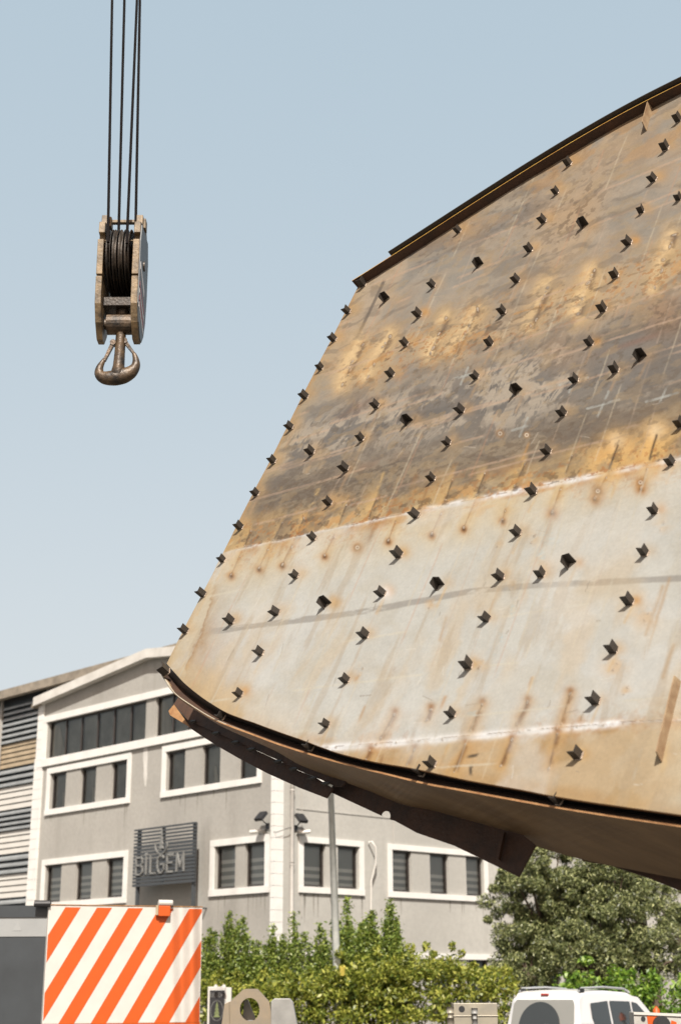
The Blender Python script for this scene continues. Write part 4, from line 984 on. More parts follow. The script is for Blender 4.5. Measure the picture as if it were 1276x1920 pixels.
# ------------------------------------------------------------------ louvred warehouse at the left
WW = Wall(D1, N1, CB-N1*1.2)
wsL = WW.sz(-260, 1500)[0]; wsR = sL-1.5
ware = thing('louvred_warehouse', WW.P(wsR, 0), 'warehouse clad in bands of slate, tan and white horizontal louvres, left of the grey building', 'building')
zr0 = WW.sz(0, 1318)[1]
bands = [(1319, 1392, M_lg), (1392, 1438, M_lt), (1438, 1473, M_lg), (1473, 1517, M_lw), (1517, 1556, M_lg), (1556, 1600, M_lw), (1600, 1637, M_lg), (1637, 1683, M_lw), (1683, 1730, M_lg), (1730, 1775, M_lw), (1775, 1851, M_lg)]
zt = 0
for i, (y0, y1, mt) in enumerate(bands):
    za_, zb_ = WW.sz(30, y1)[1], WW.sz(30, y0)[1]
    n = max(3, round((zb_-za_)/0.205)); h = (zb_-za_)/n; m = MB()
    d = 0.13 if mt is M_lg else 0.07
    for k in range(n):
        z = za_+k*h
        if mt is M_lg:      # open blades
            m.prism([WW.P(wsR, z, d), WW.P(wsR, z+h*0.35, d), WW.P(wsR, z+h*0.72, 0.0), WW.P(wsR, z+h*0.6, 0.0)], D1*(wsL-wsR))
        else:
            m.prism([WW.P(wsR, z+.01, 0.0), WW.P(wsR, z+.01, d), WW.P(wsR, z+h*.8, d*.6), WW.P(wsR, z+h-.005, 0.0)], D1*(wsL-wsR))
    m.build('louvre_band', mt, ware)
zwt = WW.sz(30, 1319)[1]
m = MB(); WW.box(m, wsR, wsL, 0, zwt+.4, -0.3, -0.02); m.build('wall', M_anth, ware)
m = MB()
for px in (7, 93, -90, 180):
    a = WW.sz(px, 1400)[0]
    if a > wsR: WW.box(m, a, a+0.12, 0 if px < 50 else zwt-1.0, zwt+.35, .10, .19)
m.build('mullion', M_pipe, ware)
zq = WW.sz(0, 1307)[1]
m = MB(); WW.box(m, wsR-12, wsL, zq-0.30, zq+0.02, 0.35, 0.6); WW.box(m, wsR-12, wsL, zq-0.08, zq+0.03, -9, 0.352); m.build('roof_edge', M_roof, ware)
m = MB(); WW.box(m, wsR-12, wsL, zwt-.1, zq-.1, -9, -0.32); m.build('wall', M_anth, ware)

# ------------------------------------------------------------------ vegetation
def leaf_cloud(name, cen, size, asp, matl, parent=None, upb=0.3, jitter=0.3):
    n = len(cen)
    nr = rng.normal(size=(n, 3)); nr[:, 2] += upb; nr[:, 1] -= 0.25; nr /= np.linalg.norm(nr, axis=1)[:, None]
    t = rng.normal(size=(n, 3)); t -= nr*(t*nr).sum(1)[:, None]; t /= np.linalg.norm(t, axis=1)[:, None]; b = np.cross(nr, t)
    s = size*rng.uniform(1-jitter, 1+jitter, n)[:, None]
    v = np.stack([cen-t*s, cen+b*s*asp+nr*s*0.12, cen+t*s, cen-b*s*asp+nr*s*0.12], 1).reshape(-1, 3)
    return np_mesh(name, v, np.arange(4*n).reshape(-1, 4), matl, parent)
M_leafh = leaf_mat('hedge leaves', (0.055, 0.09, 0.014), (0.22, 0.255, 0.035), (0.42, 0.42, 0.085), 0.35)
M_leafs = leaf_mat('shrub leaves', (0.07, 0.12, 0.022), (0.17, 0.235, 0.04), (0.32, 0.37, 0.08), 0.35)
M_leafg = leaf_mat('bright green leaves', (0.055, 0.125, 0.015), (0.13, 0.24, 0.025), (0.26, 0.38, 0.05), 0.35)
M_olive = leaf_mat('olive leaves', (0.028, 0.038, 0.012), (0.105, 0.128, 0.042), (0.34, 0.355, 0.155), 0.08)
M_wood = mat('bark', (0.09, 0.065, 0.045), 0.9, var=0.3, vscale=8, bump=0.6)

def clump_points(clumps, per, rr):
    out = []
    for c, r in clumps:
        d = rng.normal(size=(per, 3)); d /= np.linalg.norm(d, axis=1)[:, None]
        out.append(np.array(c)+d*(r*rng.uniform(0.25, 1.0, per)**0.6)[:, None]*np.array(rr))
    return np.concatenate(out)
def hedge(px0, px1, Z, topy, depth, name, label, matl, size=0.07, dens=900):
    a = at(px0, 1851, Z); b = at(px1, 1851, Z); n = int((b.x-a.x)/0.28)
    cl = []
    for i in range(n):
        for j in range(int(depth/0.4)):
            px = px0+(px1-px0)*i/n; ty = np.interp(px, [q[0] for q in topy], [q[1] for q in topy])
            h = EYE+(1851-ty)/F*Z
            x = a.x+(b.x-a.x)*(i+random.random())/n; y = a.y+0.4*j+random.uniform(-.2, .2)
            h = h+random.uniform(-.16, .10); z = 0.3
            while z < h-0.15:
                if random.random() > .10: cl.append(((x+random.uniform(-.15, .15), y, z), random.uniform(.16, .36))); z += 0.47
            cl.append(((x, y, h-0.2+random.uniform(-.15, .12)), random.uniform(.2, .34)))
            if random.random() < .35: cl.append(((x, y, h+random.uniform(.0, .28)), random.uniform(.08, .15)))
    cl = [c for c in cl if c[0][2] > 0.5]
    t = thing(name, ((a.x+b.x)/2, a.y+depth/2, 0), label, 'hedge')
    leaf_cloud('foliage', clump_points(cl, max(8, int(dens*1.0)), (1, 1, 1)), size, 0.42, matl, t, jitter=.55)
    # stems and a dense inner mass of twigs
    m = MB()
    for i in range(n*2):
        x = a.x+(b.x-a.x)*random.random(); y = a.y+random.uniform(0.1, depth)
        m.tube([(x, y, 0), (x+random.uniform(-.2, .2), y, .9), (x+random.uniform(-.3, .3), y+random.uniform(-.2, .2), 1.7)], [.02, .015, .006], 5)
    m.build('stems', M_wood, t)
    return t
hedge(372, 962, 35.6, [(372, 1832), (440, 1842), (500, 1826), (540, 1836), (600, 1822), (680, 1798), (760, 1792), (830, 1800), (880, 1815), (960, 1838)], 1.6, 'hedge', 'dense yellow-green hedge of small glossy leaves in front of the grey building', M_leafh, 0.058, 60)
hedge(1040, 1330, 35.0, [(1040, 1838), (1100, 1830), (1140, 1828), (1200, 1835), (1250, 1850), (1330, 1830)], 1.2, 'leafy_bush', 'bright green leafy bush behind the white van roof, right of the yellow-green hedge', M_leafg, 0.062, 60)

def shrub(px, topy, wid, Z, name, label, shoots=14, matl=None, size=0.045):
    b = at(px, 1851, Z); h = EYE+(1851-topy)/F*Z; R_ = wid/F*Z/2
    t = thing(name, (b.x, b.y, 0), label, 'shrub', 'upright shrubs growing behind the hedge')
    m = MB(); cen = []
    for k in range(shoots):
        th = random.uniform(0, 2*math.pi); rr = R_*random.uniform(0.1, 1)
        hh = h*random.uniform(0.62, 1.0)*(1-0.12*rr/R_)
        if k == 0: hh = h; rr = R_*.1
        x, y = b.x+rr*math.cos(th), b.y+rr*math.sin(th)*0.7
        top = Vector((x+random.uniform(-.12, .12)+0.1*math.cos(th), y, hh))
        p = [Vector((b.x+rr*.3*math.cos(th), y, 0)), Vector((x, y, hh*.5)), top]; m.tube(p, [.02, .014, .004], 5)
        nl = int(560*hh/3.5); u = rng.uniform(0.3, 1.0, nl); q = np.array(p[1])[None]*(1-u)[:, None]+np.array(top)[None]*u[:, None]
        q[:, 2] = hh*(0.35+0.65*u)
        wdt = 0.03+0.10*(1-u)**0.8
        side = np.where(rng.random(nl) < 0.35, 1.8, 1.0)
        q += rng.normal(size=(nl, 3))*(wdt*side)[:, None]*np.array([1, 1, .5])
        cen.append(q)
    m.build('stems', M_wood, t)
    leaf_cloud('foliage', np.concatenate(cen), size, 0.42, matl or M_leafs, t, upb=0.4)
for a in ((396, 1742, 40, 36.9, 'wispy upright shrub just right of the striped panel', 12), (432, 1712, 44, 37.0, 'tall thin-shooted shrub, second from the striped panel', 13), (462, 1722, 40, 37.3, 'wispy shrub left of the white building corner', 12),
          (507, 1738, 46, 37.0, 'low spindly shrub standing before the white building corner', 14), (552, 1714, 50, 37.2, 'dark leafed upright shrub right of the white building corner', 11), (598, 1735, 40, 37.0, 'slim upright shrub immediately left of the grey light pole', 13)):
    shrub(a[0], a[1], a[2], a[3], 'upright_shrub', a[4], a[5])
shrub(655, 1688, 50, 36.6, 'upright_shrub', 'dense green upright shrub immediately right of the grey light pole', 26, M_leafs, .05)
shrub(714, 1692, 100, 36.8, 'upright_shrub', 'broad bushy shrub with pointed tip, widest of those behind the hedge', 46, M_leafs, .05)

def olive_tree(px, py, wid, hgt, Z, name, label, nclump, per):
    c = at(px, py, Z); rx = wid/F*Z/2; rz = hgt/F*Z/2; ry = rx*0.8
    t = thing(name, (c.x, c.y, 0), label, 'tree', 'olive trees behind the van')
    m = MB(); base = Vector((c.x, c.y, 0)); fork = Vector((c.x+.1, c.y, max(1.0, c.z-rz*0.75)))
    m.tube([base, base*.5+fork*.5+Vector((.07, 0, 0)), fork], [.2, .16, .14], 10)
    cl = []
    for k in range(nclump):
        d = rng.normal(size=3); d /= np.linalg.norm(d); r = random.uniform(0.45, 1.0)
        if k % 5 == 0: r = 1.06
        p = Vector((c.x+d[0]*rx*r, c.y+d[1]*ry*r, c.z+d[2]*rz*r))
        if p.z < 0.9: p.z = 0.9+random.random()*1.2
        cl.append((tuple(p), random.uniform(.13, .36)))
        if k % 4 == 0: m.tube([fork, (fork+p)/2+Vector((0, 0, .15)), p], [.06, .035, .01], 6)
    m.build('trunk', M_wood, t)
    # twigs: leaves strung on short sprays so the outline stays feathery
    cen = clump_points(cl, per, (1, 1, .85))
    leaf_cloud('crown', cen, 0.05, 0.26, M_olive, t, upb=0.15, jitter=.4)
olive_tree(1010, 1690, 190, 230, 38.5, 'olive_tree', 'grey-green olive tree right of the grey building, its crown touching the steel plate', 150, 330)
olive_tree(1120, 1730, 200, 270, 38.0, 'olive_tree', 'widest grey-green olive tree directly above the white van', 190, 330)
olive_tree(985, 1800, 120, 110, 37.6, 'olive_tree', 'low dark olive tree at the hedge end, left of the white van', 50, 300)
olive_tree(1190, 1655, 130, 130, 39.5, 'olive_tree', 'pale-topped olive tree under the right end of the steel plate', 55, 300)
olive_tree(1275, 1745, 100, 150, 38.0, 'olive_tree', 'sparse olive tree at the right edge, pale wall showing through', 34, 260)

olive_tree(1105, 1800, 170, 110, 37.2, 'olive_tree', 'low spreading olive tree filling the gap between the van roof and the taller olives', 75, 300)
olive_tree(1215, 1790, 120, 110, 37.4, 'olive_tree', 'low olive tree behind the bright green bush near the right edge', 42, 280)
# ------------------------------------------------------------------ street pole
pb = at(632.5, 1851, 36.3); pt = at(615.5, 1360, 36.6); pb2 = pb.copy(); k_ = (pb.z)/(pt.z-pb.z)
pole = thing('light_pole', (pb.x, pb.y, 0), 'tall plain grey metal pole rising from the hedge in front of the grey building', 'pole')
m = MB(); m.tube([pb-(pt-pb)*k_, pb, pt], [.115, .10, .067], 16); m.build('shaft', M_pole, pole, smooth=True)
m = MB(); m.tube([at(637, 1828, 35.9)+Vector((.06, -.06, 0)), at(637, 1812, 35.9)+Vector((.06, -.06, 0))], 0.075, 10); m.build('tag', mat('yellow label', (.6, .48, .1), .6), pole)
m = MB(); m.tube([pt, pt+Vector((-.1, -.3, .4)), pt+Vector((-.2, -1.2, .55))], .035, 8); m.build('arm', M_pole, pole)
m = MB(); m.cbox(pt+Vector((-.22, -1.5, .55)), (.22, 0, 0), (0, .55, 0), (0, 0, .09)); m.build('lamp_head', M_lgrey, pole, bevel=.02)

# ------------------------------------------------------------------ mobile crane rear, with striped counterweight
ZT = 24.0
pTL = at(92, 1697, ZT); pTR = at(380, 1703, ZT*1.035); pTR.z = pTL.z
ex_ = (pTR-pTL); wid = ex_.length; ex_.normalize(); nb_ = Vector((ex_.y, -ex_.x, 0))
zb = at(90, 1919, ZT).z
crane = thing('mobile_crane', pTL+ex_*wid/2-nb_*1+Vector((0, 0, -pTL.z)), 'crane rear with orange and white diagonal warning stripes beside a dark cabinet', 'crane')
m = MB(); T0 = pTL.copy(); hgt = pTL.z-zb
m.box(Vector((T0.x, T0.y, zb)), ex_*wid, ZZ*hgt, -nb_*1.1); m.build('counterweight', M_swhite, crane, bevel=0.01)
# diagonal stripes as thin sheets on the face
def clip(poly, axis, lim, keep_less):
    out = []
    for i in range(len(poly)):
        a, b = poly[i-1], poly[i]; ia = (a[axis] <= lim) if keep_less else (a[axis] >= lim); ib = (b[axis] <= lim) if keep_less else (b[axis] >= lim)
        if ia != ib:
            t = (lim-a[axis])/(b[axis]-a[axis]); out.append((a[0]+(b[0]-a[0])*t, a[1]+(b[1]-a[1])*t))
        if ib: out.append(b)
    return out
pit = wid*(171/850); ow = pit*0.48; sl_ = 0.585
def smm(a, b): return a
for k in range(-2, 8):
    x0 = wid*(95/850)+k*pit
    pl_ = [(x0, hgt), (x0+ow, hgt), (x0+ow-hgt*sl_, 0), (x0-hgt*sl_, 0)]
    pl_ = clip(clip(pl_, 0, .012, False), 0, wid-.012, True)
    if len(pl_) < 3: continue
    pl_ = clip(clip(pl_, 1, .0, False), 1, hgt-.03, True)
    if len(pl_) < 3: continue
    m = MB(); m.prism([Vector((T0.x, T0.y, zb))+ex_*a+ZZ*b+nb_*0.001 for a, b in pl_], nb_*0.003); m.build('warning_stripe', M_orange, crane)
m = MB(); m.box(Vector((T0.x, T0.y, zb-.12))+nb_*.0, ex_*wid, ZZ*.12, -nb_*1.1); m.build('lower_rail', M_orange, crane)
m = MB(); m.box(Vector((T0.x, T0.y, pTL.z))+nb_*.01, ex_*wid, ZZ*.014, -nb_*.1); m.build('top_edge', M_rustl, crane)
# lifting eye / lamp on top
la = (307-92)/288*wid
m = MB(); c = Vector((T0.x, T0.y, pTL.z))+ex_*la
m.tube([c-ex_*.12+ZZ*.06+nb_*.05, c+ex_*.12+ZZ*.06+nb_*.05], .05, 10); m.build('roller', M_lw, crane)
m = MB(); m.box(c-ex_*.12-ZZ*.16+nb_*.004, ex_*.2, ZZ*.17, nb_*.09); m.build('lug_box', M_orange, crane, bevel=.008)
m = MB(); m.tube([c-ex_*.14-ZZ*.14+nb_*.06, c-ex_*.14+ZZ*.02+nb_*.06], .025, 8); m.build('lug_pin', M_lt, crane)
# dark cabinet to the left with pale stripe
y0 = pTL.y+0.12
def cy(py): return at(45, py, y0/ray(45, py).y).z
xl = at(-420, 1750, 25).x
xr = pTL.x-0.015
m = MB(); m.box((xl, y0, cy(1756)), (xr-xl, 0, 0), (0, 1.6, 0), (0, 0, cy(1720)-cy(1756))); m.build('cabinet_stripe', M_lgrey, crane)
m = MB(); m.box((xl, y0+.012, .75), (xr-xl, 0, 0), (0, 1.6, 0), (0, 0, cy(1756)-.75)); m.box((xl, y0-.02, cy(1720)), (xr-xl, 0, 0), (0, 1.6, 0), (0, 0, cy(1698)-cy(1720))); m.build('cabinet', M_anth, crane)
m = MB(); bx = at(81, 1692, 24); m.tube([bx+Vector((-.14, 0, -.02)), bx+Vector((.13, 0, -.02))], .055, 10); m.build('beacon_bracket', M_black, crane)
m = MB(); e0 = Vector((at(25, 1740, 24).x, y0-.004, cy(1745)))
m.prism([e0, e0+Vector((.14, 0, 0)), e0+Vector((.07, 0, .14))], (0, .003, 0)); m.build('emblem', mat('faint decal', (.3, .31, .31), .5), crane)
m = MB()
for xx in (-4.6, -7.5): m.box((xx, y0+.2, 0), (.9, 0, 0), (0, 1.2, 0), (0, 0, .9))
m.box((T0.x+.3, T0.y+.35, 0), (.35, 0, 0), (0, .5, 0), (0, 0, zb-.1)); m.box((T0.x+wid-.9, T0.y+.55, 0), (.35, 0, 0), (0, .5, 0), (0, 0, zb-.1)); m.build('chassis', M_anth, crane)

# ------------------------------------------------------------------ small things along the bottom
# pillar sign
ps = at(388, 1920, 33.0); pz = at(388, 1850, 33).z
pil = thing('pillar_sign', (at(410, 1900, 33).x, ps.y, 0), 'narrow white-framed black pillar sign with a tree emblem, beside the striped panel', 'sign')
def X_(px, Z=33.0): return at(px, 1880, Z).x
m = MB(); m.box((X_(388), ps.y, 0), (X_(421)-X_(388), 0, 0), (0, .25, 0), (0, 0, pz)); m.box((X_(421)+.004, ps.y+.02, 0), (X_(432)-X_(421), 0, 0), (0, .22, 0), (0, 0, pz-.02)); m.build('frame', M_swhite, pil, bevel=.006)
m = MB(); z1_, z0_ = at(400, 1857, 33).z, .4; m.box((X_(392), ps.y-.012, z0_), (X_(420)-X_(392), 0, 0), (0, .01, 0), (0, 0, z1_-z0_)); m.build('face', M_black, pil)
m = MB(); fx0, fx1 = X_(393.5), X_(418.5); zz1, zz0 = at(400, 1860.5, 33).z, at(400, 1869.5, 33).z; tw = fx1-fx0
WF = Wall(Vector((-1, 0, 0)), Vector((0, -1, 0)), Vector((0, ps.y, 0)))
for ch, f in word:
    for s_ in strokes(ch):
        pts = [(-(fx0+f*tw+x*tw*.2), zz0+y*(zz1-zz0)*.85) for x, y in s_]
        if ch == 'dot': continue
        stroke_mesh(m, WF, pts, .010, .014, .018)
m.build('lettering', M_signlet, pil)
m = MB(); ecx, ecz = -X_(406), at(406, 1895, 33).z
stroke_mesh(m, WF, [(ecx+.14*math.cos(a), ecz+.22*math.sin(a)) for a in np.linspace(0, 2*math.pi, 25)], .012, .014, .018); m.build('emblem_ring', M_signlet, pil)
m = MB()
for k in range(4):
    y = ecz-.14+k*.075; wd = .075-.014*k; m.prism([WF.P(ecx-wd, y, .014), WF.P(ecx+wd, y, .014), WF.P(ecx, y+.11, .014)], Vector((0, -.004, 0)))
m.build('emblem_tree', mat('emblem green', (.2, .24, .1), .6), pil)
m = MB()
for px in (404, 419): c = at(px, 1848, 33)+Vector((0, .1, 0)); m.tube([c-ZZ*.04, c, c+ZZ*.03], [.05, .045, .01], 10)
m.build('spotlight', M_lw, pil, smooth=True)

# steel lug with a round eye
M_lug = mat('cast steel lug', (0.22, 0.195, 0.16), 0.5, metal=0.25, vscale=2.2, col2=(0.31, 0.245, 0.165), bump=.1, bscale=15)
M_lugd = mat('grey steel lug side', (0.27, 0.265, 0.25), 0.55, metal=.2, var=.15, vscale=4)
ZL = 22.0
def pl2(px, py, dy=0): 
    p = at(px, py, ZL); r = ray(px, py); p = EYEP+r*((22.0*cp)/r.y); return p+Vector((0, dy, 0))
lug = thing('lifting_lug', (pl2(480, 1900).x, pl2(480, 1900).y+.3, 0), 'heavy steel lifting lug with a round eye hole, beside the striped panel', 'crane part')
outline = [(424, 1925), (426, 1882), (432, 1878), (457, 1854), (482, 1854), (505, 1879), (512, 1925)]
eye_c = (468, 1893); er = (18.5, 22)
m = MB(); n = 36
ring = [(eye_c[0]+er[0]*math.cos(2*math.pi*k/n), eye_c[1]+er[1]*math.sin(2*math.pi*k/n)) for k in range(n)]
def hit(th):
    dx, dy = math.cos(th), math.sin(th); best = 1e9
    for i in range(len(outline)):
        (x0, y0_), (x1, y1_) = outline[i-1], outline[i]; ax, ay = x1-x0, y1_-y0_; den = dx*ay-dy*ax
        if abs(den) < 1e-9: continue
        t = ((x0-eye_c[0])*ay-(y0_-eye_c[1])*ax)/den; u = ((x0-eye_c[0])*dy-(y0_-eye_c[1])*dx)/den
        if t > 0 and -1e-6 <= u <= 1+1e-6: best = min(best, t)
    return (eye_c[0]+dx*best, eye_c[1]+dy*best)
outr = [hit(2*math.pi*k/n) for k in range(n)]
TH = .16
for k in range(n):
    a, b, c, d = ring[k], ring[(k+1) % n], outr[(k+1) % n], outr[k]
    m.quad(pl2(*a), pl2(*b), pl2(*c), pl2(*d)); m.quad(pl2(*a, TH), pl2(*d, TH), pl2(*c, TH), pl2(*b, TH))
    m.quad(pl2(*a), pl2(*a, TH), pl2(*b, TH), pl2(*b)); m.quad(pl2(*d), pl2(*c), pl2(*c, TH), pl2(*d, TH))
m.build('eye_plate', M_lug, lug)
m = MB(); m.prism([pl2(x, y, .26) for x, y in [(452, 1925), (455, 1877), (462, 1874), (482, 1925)]], (0, .1, 0)); m.build('rear_plate', M_lugd, lug)
m = MB(); m.prism([pl2(x, y, -.05) for x, y in [(508, 1925), (508, 1878), (514, 1872), (543, 1872), (549, 1879), (558, 1925)]], (0, .3, 0)); m.build('block', M_lugd, lug, bevel=.01)
m = MB(); m.prism([pl2(x, y, -.03) for x, y in [(415, 1925), (421, 1882), (430, 1878), (431, 1925)]], (0, .22, 0)); m.build('end_plate', M_lug, lug, bevel=.008)
m = MB(); a, b = pl2(418, 1924), pl2(555, 1924); m.box((a.x, a.y+.02, 0), (b.x-a.x, 0, 0), (0, .4, 0), (0, 0, a.z)); m.build('base', M_lugd, lug)

# grey steel box with pin
bx0, bx1 = pl2(850, 1900), pl2(932, 1900); zt_ = pl2(890, 1881).z
M_sbox = mat('dull steel box', (0.27, 0.25, 0.21), 0.5, metal=.3, vscale=4, col2=(.38, .34, .26), bump=.1)
sb_ = thing('steel_box', ((bx0.x+bx1.x)/2, bx0.y+.2, 0), 'dull grey steel box with a round hole and hose fitting, left of the white van', 'crane part')
m = MB(); m.box((bx0.x, bx0.y, 0.3), (bx1.x-bx0.x, 0, 0), (0, .4, 0), (0, 0, zt_-.3)); m.box((bx0.x-.01, bx0.y-.012, pl2(890, 1906).z), (bx1.x-bx0.x+.02, 0, 0), (0, .42, 0), (0, 0, .015)); m.build('body', M_sbox, sb_, bevel=.006)
m = MB(); c = pl2(865, 1892); m.tube([c+Vector((0, -.004, 0)), c+Vector((0, .02, 0))], .042, 16); m.build('hole', M_black, sb_)
m = MB(); c = pl2(888, 1890); m.tube([c+Vector((0, -.06, 0)), c+Vector((0, -.06, -.07))], .045, 10); m.tube([c+Vector((0, -.05, -.07)), c+Vector((0, -.05, -.14))], .03, 10); m.tube([c+Vector((0, -.06, -.14)), c+Vector((0, -.06, -.3))], .04, 10); m.build('hose_fitting', M_lugd, sb_, smooth=True)
m = MB(); c = pl2(843, 1888); m.tube([c+Vector((0, 0, 0)), c+Vector((0, 0, -.08))], .05, 10); m.tube([c+Vector((0, 0, -.08)), c+Vector((0, 0, -.14))], .035, 10); m.tube([c+Vector((0, 0, -.14)), c+Vector((0, 0, -.35))], .05, 10); m.build('side_fitting', M_sbox, sb_, smooth=True)
m = MB(); m.box((bx0.x+.05, bx0.y+.08, 0), (.5, 0, 0), (0, .24, 0), (0, 0, .3)); m.build('foot', M_sbox, sb_)

# white outrigger beam with orange marking and round lens
ob0 = pl2(1134, 1893, -2); ob1 = pl2(1330, 1903, -2)
oz = ob0.z
M_obeam = mat('scuffed white beam', (0.38, 0.36, 0.33), .5, vscale=7, col2=(.5, .48, .44), bump=.05)
orr = thing('outrigger_beam', (ob0.x+1, ob0.y+.2, 0), 'scuffed white beam with orange patches and round black lens before the white van', 'crane part')
m = MB(); m.prism([ob0, ob1+Vector((.3, 0, 0)), ob1+Vector((.3, 0, -.45)), ob0+Vector((0, 0, -.45))], (0, .3, 0)); m.build('beam', M_obeam, orr, bevel=.008)
m = MB(); m.prism([ob0+Vector((0, -.006, -.03)), ob1+Vector((.3, -.006, -.03)), ob1+Vector((.3, -.006, 0)), ob0+Vector((0, -.006, 0))], (0, -.012, 0)); m.build('top_flange', M_swhite, orr)
def ob(dx, dz, dy=-.004): return ob0+Vector((dx, dy, dz))
m = MB(); m.prism([ob(.16, -.03), ob(.31, -.03), ob(.26, -.12), ob(.25, -.40), ob(.12, -.4), ob(.17, -.16)], (0, -.002, 0)); m.prism([ob(.46, -.10), ob(.52, -.12), ob(.54, -.4), ob(.36, -.4), ob(.42, -.24)], (0, -.002, 0)); m.build('orange_patch', M_orange, orr)
m = MB(); m.tube([ob(.33, -.15, .0), ob(.33, -.15, -.06)], .105, 20); m.tube([ob(.33, -.15, -.062), ob(.33, -.15, -.075)], .06, 16); m.tube([ob(.115, -.08, 0), ob(.115, -.08, -.01)], .028, 12); m.build('lens', M_black, orr)
m = MB(); m.prism([ob(.80, -.05), ob(.93, -.05), ob(.93, -.16), ob(.87, -.2), ob(.80, -.16)], (0, -.002, 0)); m.build('rust_patch', M_rustl, orr)
m = MB(); m.box(ob0+Vector((.4, .02, -ob0.z)), (.3, 0, 0), (0, .26, 0), (0, 0, ob0.z-.43)); m.build('leg', M_obeam, orr)
# orange cap by the bush
c = at(1229, 1893, 30); c.z -= 0.0
oc = thing('orange_marker', (c.x, c.y, 0), 'small orange marker post beyond the white van, in front of the green bush', 'marker')
m = MB(); m.tube([(c.x, c.y, 0), (c.x, c.y, c.z-.1)], .04, 8); m.build('post', M_lgrey, oc)
m = MB(); m.tube([(c.x, c.y, c.z-.1), (c.x, c.y, c.z+.0), (c.x, c.y, c.z+.03), (c.x, c.y, c.z+.07)], [.07, .07, .04, .02], 12); m.build('cap', M_orange, oc, smooth=True)

# ------------------------------------------------------------------ white van
ZV = 28.5
van_c = at(1082, 1851, ZV); th = math.radians(39)
fx = Vector((math.sin(th), math.cos(th), 0)); rx_ = Vector((math.cos(th), -math.sin(th), 0))   # forward, right
# near rear corner (right rear) at px ~1082
VB = Vector((van_c.x, van_c.y, 0))
van = thing('parked_van', VB+fx*2.2-rx_*.85, 'white compact van seen from behind with roof rails, behind the outrigger beam', 'van')
M_van = mat('white car paint', (0.66, 0.66, 0.66), 0.22, spec=.6); M_vglass = mat('dark car glass', (0.03, 0.033, 0.033), 0.08, spec=.8)
M_vtrim = mat('black car trim', (.02, .02, .02), .5); M_wiped = mat('dusty rear glass', (.22, .22, .205), .6); M_vrail = mat('grey roof rail', (.5, .51, .52), .35, metal=.4)
Wd = 1.72
def vp(f, r, z):      # f forward from rear, r to the LEFT of the right side, z
    return VB+fx*f-rx_*r+ZZ*z
# side profile (f,z), then body tapers inward at the roof
prf = [(0.02, .35), (-.02, .6), (-.03, 1.0), (.04, 1.20), (.13, 1.62), (.22, 1.74), (.42, 1.785), (1.3, 1.80), (2.3, 1.75), (2.62, 1.66), (3.35, 1.12), (4.1, .98), (4.32, .75), (4.36, .35)]
def ins(z): return 0.0 if z < 1.0 else (z-1.0)**1.3*0.17
m = MB(); n = len(prf)
secs = []
for k_, rr in enumerate((0.0, 0.05, 0.35, 0.5, 0.65, 0.95, 1.0)):
    sec = []
    for f, z in prf:
        i_ = ins(z); w_ = Wd-2*i_; edge = (k_ in (0, 6))
        crown = 0.03*(1-(2*rr-1)**2) if z > 1.7 else 0
        rr_ = rr; zz_ = z-(0.05 if edge and z > 1.7 else 0); ff = f+(0.04 if edge and f < .3 else 0)
        sec.append(vp(ff, i_+w_*rr_, zz_+crown))
    secs.append(sec)
vs = [p for s_ in secs for p in s_]; fs = []
for j in range(len(secs)-1):
    for i in range(n-1): fs.append((j*n+i, j*n+i+1, (j+1)*n+i+1, (j+1)*n+i))
fs.append(tuple(range(n))[::-1]); fs.append(tuple(range((len(secs)-1)*n, len(secs)*n)))
m.add(vs, fs); body = m.build('body', M_van, van, smooth=False)
def rearz(z): return float(np.interp(z, [1.0, 1.2, 1.62, 1.74], [-.03, .04, .13, .22]))
def rq(r, z, o): return vp(rearz(z)-o, r, z)
m = MB(); m.poly([rq(r, z, .012) for r, z in [(.13, 1.12), (.15, 1.55), (.20, 1.63), (1.50, 1.63), (1.56, 1.55), (1.60, 1.12)]]); rg = m.build('rear_window', M_wiped, van)
m = MB(); m.poly([rq(.92+.48*math.cos(a), 1.12+.47*math.sin(a), .035) for a in np.linspace(0, math.pi, 20)]); m.build('wiped_glass', M_vglass, rg)
m = MB(); m.tube([rq(.75, 1.10, .03), rq(.75, 1.16, .06)], .05, 10); m.build('wiper_pivot', M_lgrey, rg)
m = MB(); m.cbox(vp(.17, .86, 1.73), rx_*.17, fx*.05, ZZ*.035); m.build('brake_light', mat('brake lens', (.35, .05, .04), .3), van)
def sq(f, z, o=.012): return vp(f, ins(z)-o, z)
m = MB(); m.poly([sq(f, z) for f, z in [(.62, 1.12), (.55, 1.30), (.58, 1.56), (1.28, 1.60), (1.28, 1.10)]]); m.build('side_window', M_vglass, van)
m = MB(); m.poly([sq(f, z) for f, z in [(1.36, 1.10), (1.36, 1.60), (2.2, 1.58), (2.2, 1.08)]]); m.build('side_window', M_vglass, van)
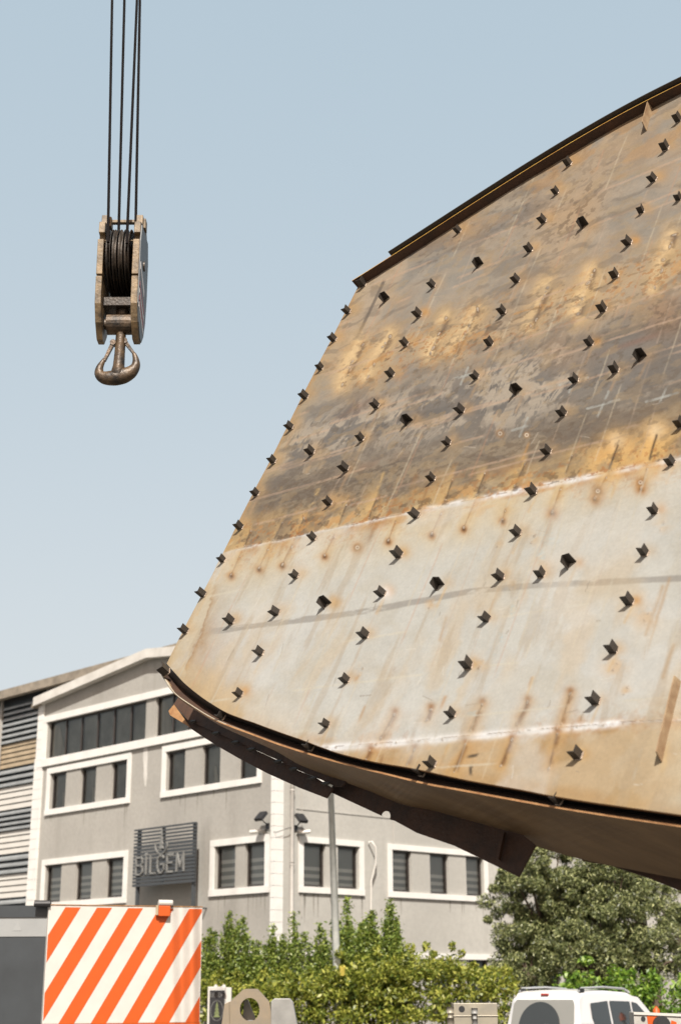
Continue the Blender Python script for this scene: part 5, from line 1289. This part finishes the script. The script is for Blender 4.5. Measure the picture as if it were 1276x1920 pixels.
m = MB(); m.poly([sq(f, z) for f, z in [(2.28, 1.08), (2.28, 1.575), (2.5, 1.54), (3.1, 1.13)]]); m.build('side_window', M_vglass, van)
m = MB(); m.poly([vp(f, r, z) for f, r, z in [(2.67, .18, 1.645), (2.67, Wd-.18, 1.645), (3.33, Wd-.1, 1.145), (3.33, .1, 1.145)]]); m.build('windscreen', M_vglass, van)
for r in (.17, Wd-.17):
    m = MB(); m.tube([vp(f, r, z) for f, z in [(.30, 1.77), (.42, 1.845), (1.3, 1.865), (2.15, 1.83), (2.38, 1.76)]], .022, 8); o = m.build('roof_rail', M_vrail, van, smooth=True)
    m = MB(); m.cbox(vp(.42, r, 1.81), rx_*.06, fx*.16, ZZ*.07); m.build('rail_foot', M_vtrim, o)
for f in (.75, 3.45):
    for r, s_ in ((-.01, 1), (Wd+.01, -1)):
        m = MB(); c = vp(f, r, .32); m.tube([c+rx_*0.0*s_, c-rx_*.2*s_*1], .32, 24); w_ = m.build('wheel', M_vtrim, van)
        m = MB(); m.tube([c+rx_*.012*s_, c-rx_*.0*s_], .2, 18); m.build('rim', M_lgrey, w_)
for r in (.1, Wd-.1):
    m = MB(); m.cbox(vp(-.02, r, .95), rx_*.16, fx*.05, ZZ*.32); m.build('tail_light', mat('tail lens', (.4, .03, .03), .3), van)
m = MB(); m.cbox(vp(-.03, Wd/2, .5), rx_*Wd, fx*.12, ZZ*.22); m.build('bumper', M_vtrim, van)

m = MB()
for f in (1.32, 2.24): m.tube([sq(f, z, .006) for z in (1.06, .8, .5)], .006, 5)
m.tube([sq(0.6, .93, .008), sq(2.2, .93, .008)], .006, 5); m.build('door_seam', M_vtrim, van)
for f in (1.45, 2.05):
    m = MB(); m.cbox(sq(f, .97, .03), fx*.18, rx_*.03, ZZ*.03); m.build('door_handle', M_van, van, bevel=.005)
m = MB(); m.cbox(sq(2.75, 1.12, .12), fx*.12, rx_*.2, ZZ*.16); m.build('wing_mirror', M_vtrim, van, bevel=.02)
